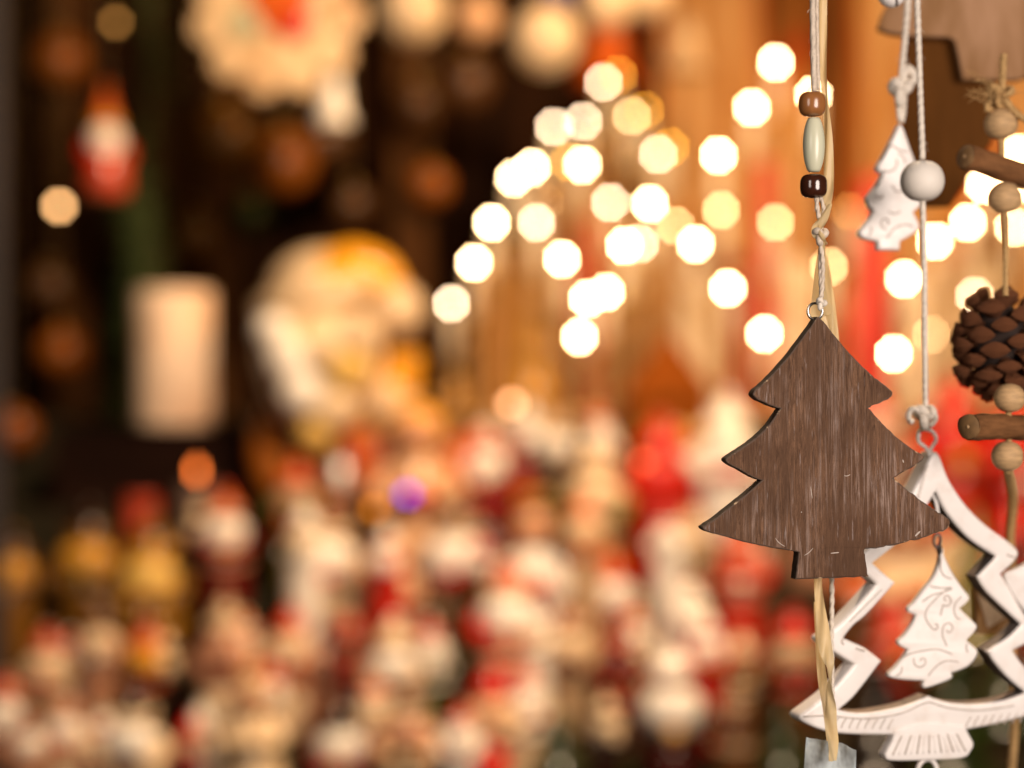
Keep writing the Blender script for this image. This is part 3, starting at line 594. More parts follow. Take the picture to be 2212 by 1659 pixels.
# ------------------------------------------------------------------ darker things on the far side: crate, lantern block, garland, post
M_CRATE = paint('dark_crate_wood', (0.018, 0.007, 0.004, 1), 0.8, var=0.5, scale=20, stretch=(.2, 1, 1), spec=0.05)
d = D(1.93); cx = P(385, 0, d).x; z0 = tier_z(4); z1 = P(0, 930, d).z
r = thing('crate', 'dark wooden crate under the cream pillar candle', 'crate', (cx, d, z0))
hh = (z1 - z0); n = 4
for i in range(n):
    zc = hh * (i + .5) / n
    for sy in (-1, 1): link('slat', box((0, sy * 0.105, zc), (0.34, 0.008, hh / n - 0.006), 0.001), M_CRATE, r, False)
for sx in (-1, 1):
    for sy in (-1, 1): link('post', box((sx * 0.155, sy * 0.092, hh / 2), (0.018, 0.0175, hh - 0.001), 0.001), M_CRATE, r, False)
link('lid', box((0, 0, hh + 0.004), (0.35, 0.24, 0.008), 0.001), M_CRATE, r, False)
rr = 84 * px(D(1.9)); h = (915 - 622) * px(D(1.9))
r = thing('cream_candle', 'thick cream pillar candle standing on the dark crate', 'candle', (P(375, 0, D(1.9)).x, D(1.9), z1 + 0.0085))
link('wax', lathe([(rr, 0), (rr * 1.01, 0.004), (rr, h * .5), (rr, h - .006), (rr * .94, h), (rr * .6, h - .004)], 32), paint('cream_pillar_wax', (0.84, 0.62, 0.44, 1), .6, col2=(0.60, 0.36, 0.22, 1), scale=14, thr=(.45, .65)), r)
link('wick', tube([Vector((0, 0, h - .006)), Vector((0.001, 0, h + .01))], .001, 6), M_BURNT, r)
# pine garland hanging down
M_NEEDLE = paint('pine_needles', (0.048, 0.075, 0.008, 1), 0.7, var=0.5, scale=30)
d = D(2.02); gp = cat_rom([P(300, -120, d), P(330, 150, d), P(290, 400, d), P(300, 620, d), P(265, 820, d), P(260, 1030, d)], 8); g0 = gp[0].copy()
r = thing('pine_garland', 'dark green pine garland hanging beside the cream pillar candle', 'garland', g0)
link('wire', tube([p - g0 for p in gp], 0.003, 6), M_CRATE, r)
vs, fs = [], []; rg = random.Random(3)
for p in resample(gp, 0.0022):
    for k in range(6 if p.z < P(0, 430, D(2.02)).z else 1):
        dr = Vector((rg.gauss(0, 1), rg.gauss(0, 1), rg.gauss(-.3, .6))).normalized(); L = rg.uniform(0.035, 0.075); s = dr.orthogonal().normalized() * 0.0022; b = len(vs); s2 = dr.cross(s)
        q = p - g0; vs += [q + s, q - s * .5 + s2 * .87, q - s * .5 - s2 * .87, q + dr * L]; fs += [(b, b + 1, b + 3), (b + 1, b + 2, b + 3), (b + 2, b, b + 3)]
o = link('needles', mesh('needles', vs, fs), M_NEEDLE, r); o['kind'] = 'stuff'
x0, x1 = P(-90, 0, 2.3).x, P(5, 0, 2.3).x
tag(link('stall_post', box(((x0 + x1) / 2, 2.3, BEAM_Z / 2), (x1 - x0, 0.03, BEAM_Z - .002), 0.003), paint('grey_post', (0.035, 0.030, 0.034, 1), .7, var=.5, scale=8, stretch=(3, 1, .3)), smooth=False), 'grey wooden stall post at the dark edge of the picture', 'post')
for ob in [bpy.data.objects['stall_post']]:
    ob.location = (0, 0, 0)

# hanging things along the roof beam
d = D(1.84); q = P(600, 28, d); R = 185 * px(d)
r = thing('scalloped_ornament', 'big cream scalloped round ornament with red and green dots hanging on high', 'ornament', q)
out = []
for i in range(144):
    a = 2 * math.pi * i / 144; rr = R * (0.76 + 0.26 * abs(math.cos(a * 5.5 + .4)) ** .6); out.append(Vector((rr * math.cos(a), rr * math.sin(a), 0)))
me = slab([out], 0.008, 0.003, 2); me.transform(Matrix.Rotation(math.radians(90), 4, 'X')); auto(link('disc', me, paint('cream_icing', (0.66, 0.45, 0.24, 1), .6, col2=(0.40, 0.20, 0.07, 1), scale=16, thr=(.5, .62)), r, False))
for dx, dy, rr, c in ((34, -30, 40, 'red'), (-70, -30, 34, 'sage'), (10, 40, 75, 'orange')):
    o = link('dot', ME_BAUB, cm(c), r); u = px(d); o.scale = (rr * u, 0.006, rr * u); o.location = (dx * u, -0.009, -dy * u * -1 if False else dy * u * 0.8)
for i in range(12):
    a = 2 * math.pi * (i + .5) / 12; o = link('icing_drop', ME_BAUB, cm('cream'), r); o.scale = (.009, .005, .009); o.location = (R * .82 * math.cos(a), -.009, R * .82 * math.sin(a))
link('hanging_thread', tube([Vector((0, 0, R * .95)), Vector((0, 0, BEAM_Z - q.z + .003))], .001, 6), M_JUTE, r)
ME_BELL = lathe([(1.0, -1.0), (.98, -.9), (.72, -.55), (.62, 0), (.52, .5), (.3, .8), (.06, .9)], 24)
def bell(label, x, y, d, rpx, c, sz=1.2):
    d = D(d); q = P(x, y, d); rr = rpx * px(d); root = thing('hanging_bell', label, 'bell', q, 'hanging bells')
    o = link('bell_body', ME_BELL, cm(c), root); o.scale = (rr, rr, rr * sz)
    o = link('clapper', ME_BAUB, M_BRASS, root); o.scale = (rr * .22,) * 3; o.location = (0, 0, -rr * sz * .95)
    link('hanging_thread', tube([Vector((0, 0, rr * sz * .88)), Vector((0, 0, BEAM_Z - q.z + .003))], .0009, 6), M_JUTE, root)
bell('small whitish bell hanging beside the scalloped ornament', 720, 205, 1.86, 42, 'white', 1.5)
bell('orange red bell hanging above the highest candle arch', 1310, 95, 2.3, 75, 'orange')
bell('dull gold bell hanging over the middle arches', 1480, 90, 2.1, 58, 'beige', 1.1)
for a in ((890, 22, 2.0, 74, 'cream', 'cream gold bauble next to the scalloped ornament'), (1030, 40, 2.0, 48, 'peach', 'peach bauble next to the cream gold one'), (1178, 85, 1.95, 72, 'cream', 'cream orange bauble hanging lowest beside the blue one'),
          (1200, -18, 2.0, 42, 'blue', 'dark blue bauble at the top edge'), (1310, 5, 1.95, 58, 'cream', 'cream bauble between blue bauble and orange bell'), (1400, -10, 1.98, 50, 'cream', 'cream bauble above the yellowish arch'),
          (480, 300, 2.25, 75, 'dim_gold', 'amber bauble painted dim in the dark below the scalloped ornament'), (612, 350, 2.2, 72, 'dim_orange', 'orange bauble painted dim in the dark below the scalloped ornament'), (700, 300, 2.3, 60, 'dim_tan', 'tan bauble painted dim beside the dim orange one')):
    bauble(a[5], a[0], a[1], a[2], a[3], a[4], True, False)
for a in ((105, 620, 2.25, 50, 'dim_tan', 'added dim brown bauble low beside the grey post'), (130, 130, 2.3, 60, 'dim_orange', 'added dim rust bauble high beside the garland'), (330, 560, 2.3, 48, 'dim_tan', 'added dim tan bauble above the thick cream candle'), (420, 500, 2.28, 55, 'dim_gold', 'added dim mustard bauble above the thick cream candle'),
          (760, 440, 2.3, 45, 'dim_tan', 'added dim tan bauble above the big amber capped figure'), (900, 230, 2.32, 55, 'dim_tan', 'added dim brown bauble beside the dark gap'), (130, 760, 2.2, 52, 'dim_orange', 'added dim rust bauble beside the garland'), (540, 460, 2.34, 40, 'dgreen', 'added dim green bauble in the dark gap'), (930, 400, 2.3, 44, 'dim_orange', 'added dim rust bauble next to the first arch'), (30, 930, 2.0, 50, 'rust', 'tan orange bauble hanging low by the grey post'), (1010, 180, 2.34, 60, 'dim_tan', 'added dim brown bauble under the peach one')):
    bauble(a[5], a[0], a[1], a[2], a[3], a[4], True, False)  # dim baubles added to fill the dark corner with warm brown haze
for x0, x1, lab in ((845, 925, 'brown upright board behind the big amber capped figure'), (455, 510, 'narrow brown upright board behind the thick cream candle'), (100, 190, 'brown upright board behind the small hanging gnome')):
    a, b = P(x0, 0, 3.3).x, P(x1, 0, 3.3).x; tag(link('upright_board', box(((a + b) / 2, 3.32, BEAM_Z / 2), (b - a, .03, BEAM_Z - .004), .002), paint('brown_upright', (0.085, 0.034, 0.010, 1), .8, var=.6, scale=6, stretch=(4, 1, .5), spec=.05), smooth=False), lab, 'board', 'upright boards along the back wall')
# hanging gnome on a thread near the garland
d = D(1.88); h = (430 - 180) * px(d); q = P(228, 430, d); r = thing('hanging_gnome', 'small hanging gnome in orange hat and red coat before the garland', 'ornament', q, None, 0.3, h); r.scale = (h * .8, h * .8, h)
for k, nm, c in (('robe', 'robe', 'coral'), ('head', 'head', 'skin'), ('beard', 'beard', 'white'), ('hat', 'hat', 'orange'), ('trim', 'hat_trim', 'amber'), ('pompom', 'pompom', 'orange'), ('arm_a', 'arm', 'coral'), ('arm_b', 'arm', 'red'), ('base', 'base', 'tan')): put(k, nm, cm(c), r)
link('hanging_thread', tube([Vector((0, 0, .98)), Vector((0, 0, (BEAM_Z - q.z + .003) / h))], .0009 / h, 6), M_JUTE, r)
# loose string lights and small glowing balls, the coral one a stand-in glint
ME_FAIRY = ball(0.0075, n=14, k=10)
def small_glow(label, x, y, d, col, st, anchor_z=None):
    d = D(d); q = P(x, y, d); root = thing('string_light_or_glint', label, 'string light', q, 'small string lights')
    link('bulb', ME_FAIRY, glow('small_glow_%d_%d' % (x, y), col, st), root)
    link('socket', lathe([(.003, .005), (.0035, .014), (.001, .016)], 10), M_CRATE, root)
    zt = BEAM_Z - q.z + .003 if anchor_z is None else anchor_z
    link('wire', tube([Vector((0, 0, .014)), Vector((0.002, 0, zt))], .0007, 5), M_CRATE, root)
small_glow('pale orange round light hanging left of the garland', 128, 445, 1.9, (1, .52, .2, 1), 13)
small_glow('faint amber light near the top of the garland', 250, 48, 1.95, (1, .5, .12, 1), 1.6)
small_glow('purple light among the figurines', 880, 1067, 1.70, (.06, .04, .60, 1), 5.0)
small_glow('dim amber light beside the purple one', 808, 1100, 1.72, (1, .32, .02, 1), 2.0)
small_glow('small peach glowing ball above the white hatted gnome', 1105, 872, 1.74, (1, .47, .22, 1), 7.0)  # small ball with a peach emission
small_glow('small coral glowing ball added as a glint before the red coated gnome', 1390, 998, 1.70, (1, .14, .05, 1), 3.0)  # added glowing ball in place of a specular glint

# ------------------------------------------------------------------ the wooden tree (in focus)
pl = Plane(1766, 960, DF, 11)
def z1(x, y): return (1474.6 + x * 0.4444, 553 + y * 0.4444)
def z3(x, y): return (1659 + x / 3, 1106 + y / 3)
def z2(x, y): return (1659 + x / 3, y / 3)
T_OUT = [(655, 296, 1), (668, 300), (690, 322), (715, 355), (760, 410), (830, 490), (900, 560), (960, 610), (1008, 646), (1021, 666), (1008, 690), (960, 712), (905, 738, 1), (960, 800), (1020, 860), (1090, 920), (1150, 955), (1173, 976), (1163, 998), (1110, 1030), (1028, 1080, 1),
         (1080, 1125), (1150, 1180), (1220, 1230), (1280, 1265), (1302, 1292), (1290, 1325), (1240, 1345), (1150, 1375), (1050, 1400), (960, 1418), (898, 1423), (887, 1427), (886, 1436), (889, 1460), (905, 1560, 1), (800, 1564), (550, 1573, 1), (553, 1540), (563, 1456), (562, 1445), (554, 1439),
         (480, 1425), (400, 1412), (300, 1390), (200, 1362), (120, 1340), (97, 1322), (115, 1305), (160, 1275), (230, 1220), (300, 1165), (384, 1092, 1), (340, 1075), (280, 1040), (225, 1012), (209, 988), (240, 963), (300, 925), (360, 880), (420, 820), (474, 742, 1),
         (430, 728), (380, 706), (348, 684), (347, 657), (390, 620), (450, 560), (520, 480), (580, 400), (620, 345)]
def outline(pts, conv, pl, n=5):
    q = []
    for p in pts:
        v = pl.uv(*conv(p[0], p[1])); q.append((v.x, v.y, 1) if len(p) > 2 else (v.x, v.y))
    return soften(q, n=n)
ol = outline(T_OUT, z1, pl)
r = thing('wooden_tree_ornament', 'dark brown weathered wooden Christmas tree ornament in sharp focus', 'ornament'); pl.place(r)
TH = 0.0030
me = slab([ol], TH, 0.00055, 1, -TH)
bm = bmesh.new(); bm.from_mesh(me); bmesh.ops.dissolve_degenerate(bm, dist=2e-6, edges=bm.edges[:]); bm.to_mesh(me); bm.free()
for v in me.vertices:            # uneven saw-cut edge, a little more chipped on one side
    q = v.co; k = 0.00045 if q.x > 0.010 else 0.00018
    n1 = mnoise.noise((q.x * 900, q.y * 900, 3.1)); n2 = mnoise.noise((q.x * 900 + 40, q.y * 900, 7.7)); v.co = q + Vector((n1, n2, 0)) * k
o = link('panel', me, None, r, False); me.materials.append(M_TREE); me.materials.append(M_CHIP); me.materials.append(M_BURNT)
for p in me.polygons:
    front = all(me.vertices[i].co.z > -1e-5 for i in p.vertices)
    p.material_index = 0 if front else (1 if p.normal.z > 0.2 else 2)
auto(o, 18)
for p in me.polygons:
    if p.material_index == 0 or abs(p.normal.z) > 0.9: p.use_smooth = False
# screw eye at the tip
e = pl.uv(1767, 672); e.z = -TH
ring = [e + Vector((0.0026 * math.cos(a), 0.0032 * math.sin(a), 0.0010 * math.cos(a))) for a in [2 * math.pi * i / 36 for i in range(36)]]
se = link('screw_eye', tube(ring, 0.00055, 10, True), M_STEEL, r)
link('screw_shank', tube([e + Vector((0, -0.0031, 0)), e + Vector((0, -0.0062, 0))], 0.0006, 8), M_STEEL, se)
# bare scratches and chips on the face
vs, fs = [], []
for pts in ([(785, 1068), (800, 1069), (815, 1062)], [(576, 1243), (579, 1247)], [(450, 1370), (463, 1388), (480, 1402), (498, 1412)], [(592, 1455), (612, 1443), (634, 1420)], [(1130, 1362), (1142, 1350), (1155, 1338)], [(622, 1120), (626, 1150), (630, 1178)], [(1070, 990), (1074, 1005)], [(720, 1445), (760, 1441)]):
    pp = [pl.uv(*z1(*p)) + Vector((0, 0, -0.00002)) for p in pts]; wd = 0.00028 if len(pts) != 2 else 0.00042
    if pts[0][0] == 1130: wd = 0.0007
    fr = frames(cat_rom(pp, 4)); path = cat_rom(pp, 4); b = len(vs); m = len(path)
    for i, p in enumerate(path):
        t = (path[min(m - 1, i + 1)] - path[max(0, i - 1)]).normalized(); s = Vector((-t.y, t.x, 0)); ww = wd * (0.25 + 0.75 * math.sin(math.pi * (i + .5) / m))
        vs += [p + s * ww * .5 + Vector((0, 0, 0.00004)), p - s * ww * .5 + Vector((0, 0, 0.00004))]
    for i in range(m - 1): fs.append((b + 2 * i, b + 2 * i + 1, b + 2 * i + 3, b + 2 * i + 2))
o = link('scratches', mesh('scratches', vs, fs), M_PALE, r); o['kind'] = 'stuff'

# cord with three beads above the tree
d = DF + 0.003
r = thing('beaded_cord', 'pale cord with brown, green and dark beads holding the wooden tree', 'cord')
link('strand', twine([P(1755, -70, d), P(1756, 60, d), P(1759, 200, d)], 0.00125, 2, 0.016, fuzz=40, tw=.12), M_WAXED, r)
link('strand', twine([P(1764, -70, d + .001), P(1765, 90, d + .001), P(1768, 200, d + .001)], 0.0009, 2, 0.016, fuzz=40, seed=2, tw=.12), M_WAXED, r)
def bead_prof(rx, h, k=16, p=2.6):   # barrel shape
    out = [(0.0009, -h * .99)]
    for i in range(1, k):
        t = -1 + 2 * i / k; out.append((rx * max(0.02, 1 - abs(t) ** p) ** (1 / p) if abs(t) < .999 else .0009, h * t))
    return out + [(0.0009, h * .99)]
u = px(d)
def oval_prof(rx, h, k=20): return [(.0009, -h)] + [(rx * math.sqrt(1 - (.86 * (-1 + 2 * i / k)) ** 2), h * (-1 + 2 * i / k) * (1 if 0 < i < k else .985)) for i in range(k + 1)] + [(.0009, h)]
for x, y, rx, hh, m, p in ((1754.5, 225, 29, 27.5, M_BEAD_BROWN, 3.0), (1758, 313, 23.5, 59, M_BEAD_GREEN, 1.85), (1757.5, 402, 29, 26.5, M_BEAD_DARK, 3.2)):
    o = link('bead', lathe(oval_prof(rx * u, hh * u) if p < 2 else bead_prof(rx * u, hh * u, 20, p), 32), m, r); o.location = P(x, y, d)
link('strand', twine([P(1764, 425, d), P(1766, 455, d - .001), P(1774, 490, d), P(1770, 515, d - .001), P(1777, 560, d - .001), P(1776, 620, d - .001), P(1772, 655, d - .003)], 0.0010, 2, 0.007, fuzz=8, seed=4), M_WAXED, r)
link('strand', twine([P(1772, 425, d + .001), P(1779, 455, d + .001), P(1768, 487, d - .001), P(1777, 517, d + .001), P(1772, 560, d), P(1774, 640, d - .001)], 0.0009, 2, 0.007, fuzz=8, seed=5), M_WAXED, r)
link('knot', tube(knot_path(P(1772, 509, d - .001), 0.0030, .75, 1.0), 0.0014, 8, True), M_WAXED, r)
link('knot', tube(knot_path(P(1774, 656, d - .004), 0.0018, .8, 1.1, .5), 0.0010, 8, True), M_COTTON, r)

# gold ribbon: a strip with turning width
def strip(pts, name='strip'):
    """pts: (x, y, d, half width in photo units, turn in degrees about the path)"""
    P3 = [(P(x, y, d), wd * px(d), math.radians(a)) for x, y, d, wd, a in pts]; n = 10
    path = cat_rom([p for p, _, _ in P3], n); m = len(path)
    ws = cat_rom([Vector((w_, a, 0)) for _, w_, a in P3], n); fr = frames(path); vs, fs = [], []; W5 = (-1, -.6, -.2, .2, .6, 1)
    for i, p in enumerate(path):
        t = fr[i][0]; sd = Vector((1, 0, 0)); sd = (sd - t * sd.dot(t)).normalized(); nn = t.cross(sd); a = ws[i].y; e_ = sd * math.cos(a) + nn * math.sin(a); f_ = t.cross(e_)
        for j, k in enumerate(W5): vs.append(p + e_ * (ws[i].x * k) + f_ * (0.0007 * math.sin(k * 3 + i * .25)))
    q = len(W5)
    for i in range(m - 1):
        for j in range(q - 1): a = i * q + j; fs.append((a, a + 1, a + q + 1, a + q))
    me = mesh(name, vs, fs); uvl = me.uv_layers.new(name='uv')
    for lp in me.loops: v = lp.vertex_index; uvl.data[lp.index].uv = ((v // q) / m, (v % q) / (q - 1))
    return me
r = thing('gold_ribbon', 'sheer gold ribbon running behind the beads and the wooden tree', 'ribbon')
link('upper_length', strip([(1775, -70, .672, 12, 10), (1776, 60, .672, 10, 25), (1782, 190, .671, 8, 50), (1788, 300, .668, 10, 35), (1790, 400, .667, 11, 10), (1780, 455, .664, 10, -40), (1771, 490, .662, 8, -80), (1774, 525, .662, 9, -110), (1776, 570, .667, 13, -150), (1776, 640, .672, 22, -175), (1780, 730, .672, 30, -182), (1790, 820, .672, 30, -185)]), M_RIBBON, r)
link('fold', strip([(1771, 520, .6635, 6, 30), (1780, 560, .664, 8, 10), (1788, 620, .668, 10, -10), (1796, 680, .671, 12, -5), (1805, 760, .672, 10, 0), (1806, 840, .672, 10, 0)]), M_RIBBON, r)
link('wrap', strip([(1792, 440, .664, 6, 0), (1776, 475, .661, 11, 30), (1764, 500, .661, 12, 50), (1776, 516, .660, 9, 60), (1784, 524, .664, 7, 90), (1772, 540, .666, 8, 120), (1780, 600, .665, 10, 160), (1784, 680, .670, 14, 180)]), M_RIBBON, r)
link('lower_length', strip([(1770, 1120, .676, 10, 0), (1767, 1250, .674, 8.5, 8), (1771, 1300, .673, 10, 20), (1779, 1370, .672, 14, 10), (1787, 1420, .671, 15, -20), (1793, 1455, .670, 13, -70), (1794, 1500, .669, 12, -120), (1794, 1550, .669, 13, -165), (1798, 1600, .669, 13, -200), (1799, 1644, .669, 9, -190)]), M_RIBBON, r)
link('lower_length', strip([(1764, 1300, .676, 6, 0), (1770, 1400, .675, 8, 15), (1778, 1480, .674, 10, 5), (1788, 1540, .672, 9, -25), (1793, 1600, .671, 8, 0)]), M_RIBBON, r)
tag(link('thin_cord', twine([P(1792, 1120, .682), P(1797, 1260, .682), P(1796, 1380, .681), P(1797, 1440, .680), P(1798, 1640, .676)], .0011, 2, .009, fuzz=6, seed=9), M_COTTON), 'thin cream cord beside the ribbon below the wooden tree', 'cord')
# clear film tag at the ribbon's end
pt = Plane(1795, 1640, .676, -14); u = px(.676)
ot = [pt.uv(*q) for q in ((1742, 1592), (1800, 1600), (1850, 1620), (1848, 1780), (1728, 1780))]
r = thing('film_pouch', 'crinkled clear plastic film pouch at the ribbon end', 'plastic tag'); pt.place(r)
bm = bmesh.new(); nn = 14
rowa = [[None] * (nn + 1) for _ in range(nn + 1)]
for i in range(nn + 1):
    for j in range(nn + 1):
        s, t = i / nn, j / nn; tp = ot[0].lerp(ot[2], s) + (ot[1] - ot[0].lerp(ot[2], .54)) * (1 - abs(2 * s - 1)); bt = ot[4].lerp(ot[3], s); q = tp.lerp(bt, t)
        q.z = 0.0022 * math.sin(s * 7 + t * 3) * math.sin(t * 5 + 1) + 0.0008 * math.sin(s * 23 + t * 17); rowa[i][j] = bm.verts.new(q)
for i in range(nn):
    for j in range(nn): bm.faces.new((rowa[i][j], rowa[i + 1][j], rowa[i + 1][j + 1], rowa[i][j + 1]))
bmesh.ops.solidify(bm, geom=bm.faces[:], thickness=0.0002)
link('film', bm_mesh('film', bm), M_FILM, r)

# ------------------------------------------------------------------ the open white metal tree frame
FD = 0.715
pf = Plane(2010, 1300, FD, 17)
ident = lambda x, y: (x, y)
F_IN = [(2023, 1062, 1), (2036, 1092), (2056, 1122), (2097, 1166), (2152, 1202, 1), (2140, 1216), (2111, 1246, 1), (2130, 1276), (2160, 1306), (2207, 1349, 1), (2180, 1376), (2134, 1406, 1), (2150, 1432), (2180, 1466), (2217, 1497, 1), (2170, 1513), (2110, 1521), (2052, 1518), (2007, 1504, 1), (1959, 1524), (1892, 1538), (1850, 1540), (1814, 1534, 1),
        (1842, 1510), (1870, 1476), (1906, 1428, 1), (1870, 1400), (1824, 1379, 1), (1845, 1352), (1876, 1326), (1936, 1259, 1), (1912, 1240), (1887, 1217, 1), (1915, 1195), (1950, 1165), (1990, 1115)]
F_OUT = [(2012, 984), (2021, 976), (2032, 986), (2052, 1037), (2088, 1091), (2132, 1135), (2181, 1171), (2201, 1192), (2192, 1214), (2164, 1240, 1), (2192, 1285), (2235, 1325), (2262, 1350), (2250, 1374), (2190, 1406, 1), (2215, 1440), (2256, 1480), (2296, 1508), (2290, 1530), (2212, 1550), (2126, 1571), (2040, 1583), (1960, 1588), (1859, 1588), (1792, 1582), (1742, 1564), (1728, 1548),
         (1752, 1528), (1794, 1494), (1846, 1436, 1), (1792, 1402), (1774, 1384), (1790, 1368), (1826, 1337), (1894, 1262, 1), (1858, 1228), (1852, 1208), (1890, 1170), (1945, 1105), (1985, 1040)]
def zig(me_o): return me_o
r = thing('metal_tree_frame', 'open white enamelled metal tree frame with zigzag sides', 'ornament'); pf.place(r)
fi, fo = outline(F_IN, ident, pf, 5), outline(F_OUT, ident, pf, 5)
FH = 0.0052
me = slab([fo, fi], FH, 0.0016, 4, -FH)
o = link('frame', me, None, r, False); me.materials.append(M_ENAMEL); me.materials.append(M_WORN_SHADE)
# shade painted dark onto the inner side walls
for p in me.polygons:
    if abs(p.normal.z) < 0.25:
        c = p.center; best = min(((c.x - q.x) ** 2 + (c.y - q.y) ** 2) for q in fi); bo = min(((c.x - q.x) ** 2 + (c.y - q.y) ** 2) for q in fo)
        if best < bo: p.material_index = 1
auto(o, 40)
def groove(pts, rad=0.0003, conv=ident, pl_=pf, lift=0.0):
    return tube(cat_rom([pl_.uv(*conv(*p)) + Vector((0, 0, lift)) for p in pts], 5), rad, 6)
# engraved ticks and the inner line on the frame
for i in range(26):
    t = i / 25; x = 1800 + t * 420; yb = 1562 + 10 * math.sin(t * 3.1) - 14 * t
    if 1925 < x < 2085: continue
    link('engraved_tick', groove([(x, yb + 10), (x + 5, yb - 2), (x + 12, yb - 13)], 0.00030), M_ENGRAVE, r)
link('engraved_line', groove([(1735, 1548), (1790, 1546), (1850, 1552), (1900, 1550), (1950, 1540), (1985, 1524), (2007, 1517), (2030, 1524), (2060, 1531), (2120, 1534), (2190, 1524)], 0.00034), M_ENGRAVE, r)
for i in range(9):
    t = i / 8; x = 1978 + t * 22; y = 1085 - t * 75; link('engraved_tick', groove([(x - 4, y + 6), (x + 6, y - 4)], 0.0003), M_ENGRAVE, r)
for i in range(9):
    t = i / 8; x = 1838 + t * 62; y = 1338 - t * 62; link('engraved_tick', groove([(x - 4, y + 5), (x + 5, y - 3)], 0.00026), M_ENGRAVE, r)
for p in ([(1820, 1381), (1818, 1388), (1823, 1392)], [(1848, 1400), (1858, 1404), (1868, 1406)], [(2175, 1197), (2184, 1202), (2192, 1203)], [(2128, 1404), (2136, 1410)]):
    link('chipped_spot', groove(p, 0.0006, lift=-0.0003), M_ENGRAVE, r)
# ridged stem
S_OUT = [(1932, 1576, 1), (2000, 1560), (2084, 1568, 1), (2092, 1586), (2102, 1606), (2096, 1622), (2078, 1637), (2000, 1642), (1925, 1643), (1911, 1634), (1914, 1622), (1926, 1600)]
so = outline(S_OUT, ident, pf, 4); me = slab([so], 0.0030, 0.001, 3, -0.0030); me.transform(Matrix.Translation((0, 0, 0.0008))); auto(link('stem', me, M_ENAMEL, r, False), 40)
for i in range(13):
    t = i / 12; link('stem_ridge', groove([(1946 + t * 118, 1588 - 4 * t), (1926 + t * 158, 1630 - 8 * t)], 0.00042, lift=0.0008), M_ENGRAVE if i % 2 == 0 else M_ENAMEL, r)
e = pf.uv(2008, 1668); link('stem_loop', tube([e + Vector((0.0045 * math.cos(a), 0.005 * math.sin(a), -0.002)) for a in [2 * math.pi * i / 30 for i in range(30)]], 0.0010, 8, True), M_ENAMEL, r)
# wire loop at the tip
lp = [(2018, 985), (2006, 968), (1993, 955), (1990, 940), (1997, 930), (2012, 929), (2025, 936), (2028, 950), (2020, 968), (2012, 985)]
link('wire_loop', tube(cat_rom([pf.uv(*p) + Vector((0, 0, -0.003 + 0.0009 * (i % 2))) for i, p in enumerate(lp)], 5), 0.00085, 8), M_ENAMEL, r)
link('inner_hook', tube(cat_rom([pf.uv(2024, 1066) + Vector((0, 0, -.004)), pf.uv(2031, 1090) + Vector((0, 0, -.003)), pf.uv(2034, 1130) + Vector((0, 0, -.003)), pf.uv(2028, 1150) + Vector((0, 0, -.003))], 5), 0.0008, 8), M_ENAMEL, r)

# small embossed tree dangling inside the frame
ps = Plane(2010, 1330, FD + 0.001, 6)
SO = [(1120, 236), (1111, 320), (1072, 420), (1010, 500), (945, 585), (907, 622), (912, 652), (958, 670, 1), (932, 730), (884, 800), (845, 838), (852, 866), (908, 896, 1), (872, 950), (822, 1010), (780, 1052), (800, 1076), (900, 1091), (1012, 1096, 1), (1004, 1132), (1040, 1140), (1188, 1084), (1192, 1046, 1), (1240, 1030), (1300, 1002), (1342, 958), (1362, 908), (1335, 872), (1290, 832, 1), (1338, 782), (1356, 738), (1305, 685), (1246, 626, 1), (1290, 590), (1306, 552), (1262, 490), (1202, 400), (1152, 300), (1130, 242)]
r = thing('small_metal_tree', 'small white embossed tree dangling inside the metal frame', 'ornament'); ps.place(r)
me = slab([outline(SO, z3, ps, 5)], 0.0022, 0.0012, 3, -0.0022); o = link('panel', me, M_ENAMEL, r, False); auto(o, 50)
for pts in ([(1118, 300), (1120, 370), (1145, 415), (1190, 432)], [(1050, 480), (1120, 492), (1190, 490)], [(1000, 582), (1060, 540), (1130, 520), (1192, 498)], [(1160, 500), (1090, 560), (1030, 630), (1020, 680), (1045, 730), (1078, 762), (1100, 748), (1096, 728), (1080, 730)],
            [(1130, 600), (1165, 608), (1185, 580), (1172, 545), (1148, 545), (1142, 565), (1158, 575)], [(1135, 600), (1125, 640), (1118, 672)], [(1252, 548), (1216, 590), (1206, 640), (1222, 682), (1246, 692)], [(1160, 868), (1132, 800), (1138, 740), (1170, 718), (1194, 738), (1190, 770), (1168, 780), (1158, 762)],
            [(866, 945), (930, 915), (1010, 898), (1100, 890), (1195, 920)], [(945, 945), (950, 985), (985, 1005), (1018, 985), (1018, 955), (998, 948), (985, 965)], [(1040, 1060), (1085, 1005), (1150, 965), (1235, 972)], [(1290, 850), (1285, 880), (1295, 910)], [(870, 1000), (862, 1040), (830, 1062)]):
    link('engraved_scroll', groove(pts, 0.00034, z3, ps), M_ENGRAVE, r)
link('chain_link', tube([ps.uv(2025, 1168) + Vector((0.0015 * math.cos(a), 0.0026 * math.sin(a), 0.0004 * math.sin(a))) for a in [2 * math.pi * i / 24 for i in range(24)]], 0.0006, 8, True), M_WORN_SHADE, r)
link('chain_link', tube([ps.uv(2030, 1186) + Vector((0.0003 * math.cos(a), 0.0016 * math.sin(a), 0.0014 * math.cos(a))) for a in [2 * math.pi * i / 24 for i in range(24)]], 0.0005, 8, True), M_WORN_SHADE, r)

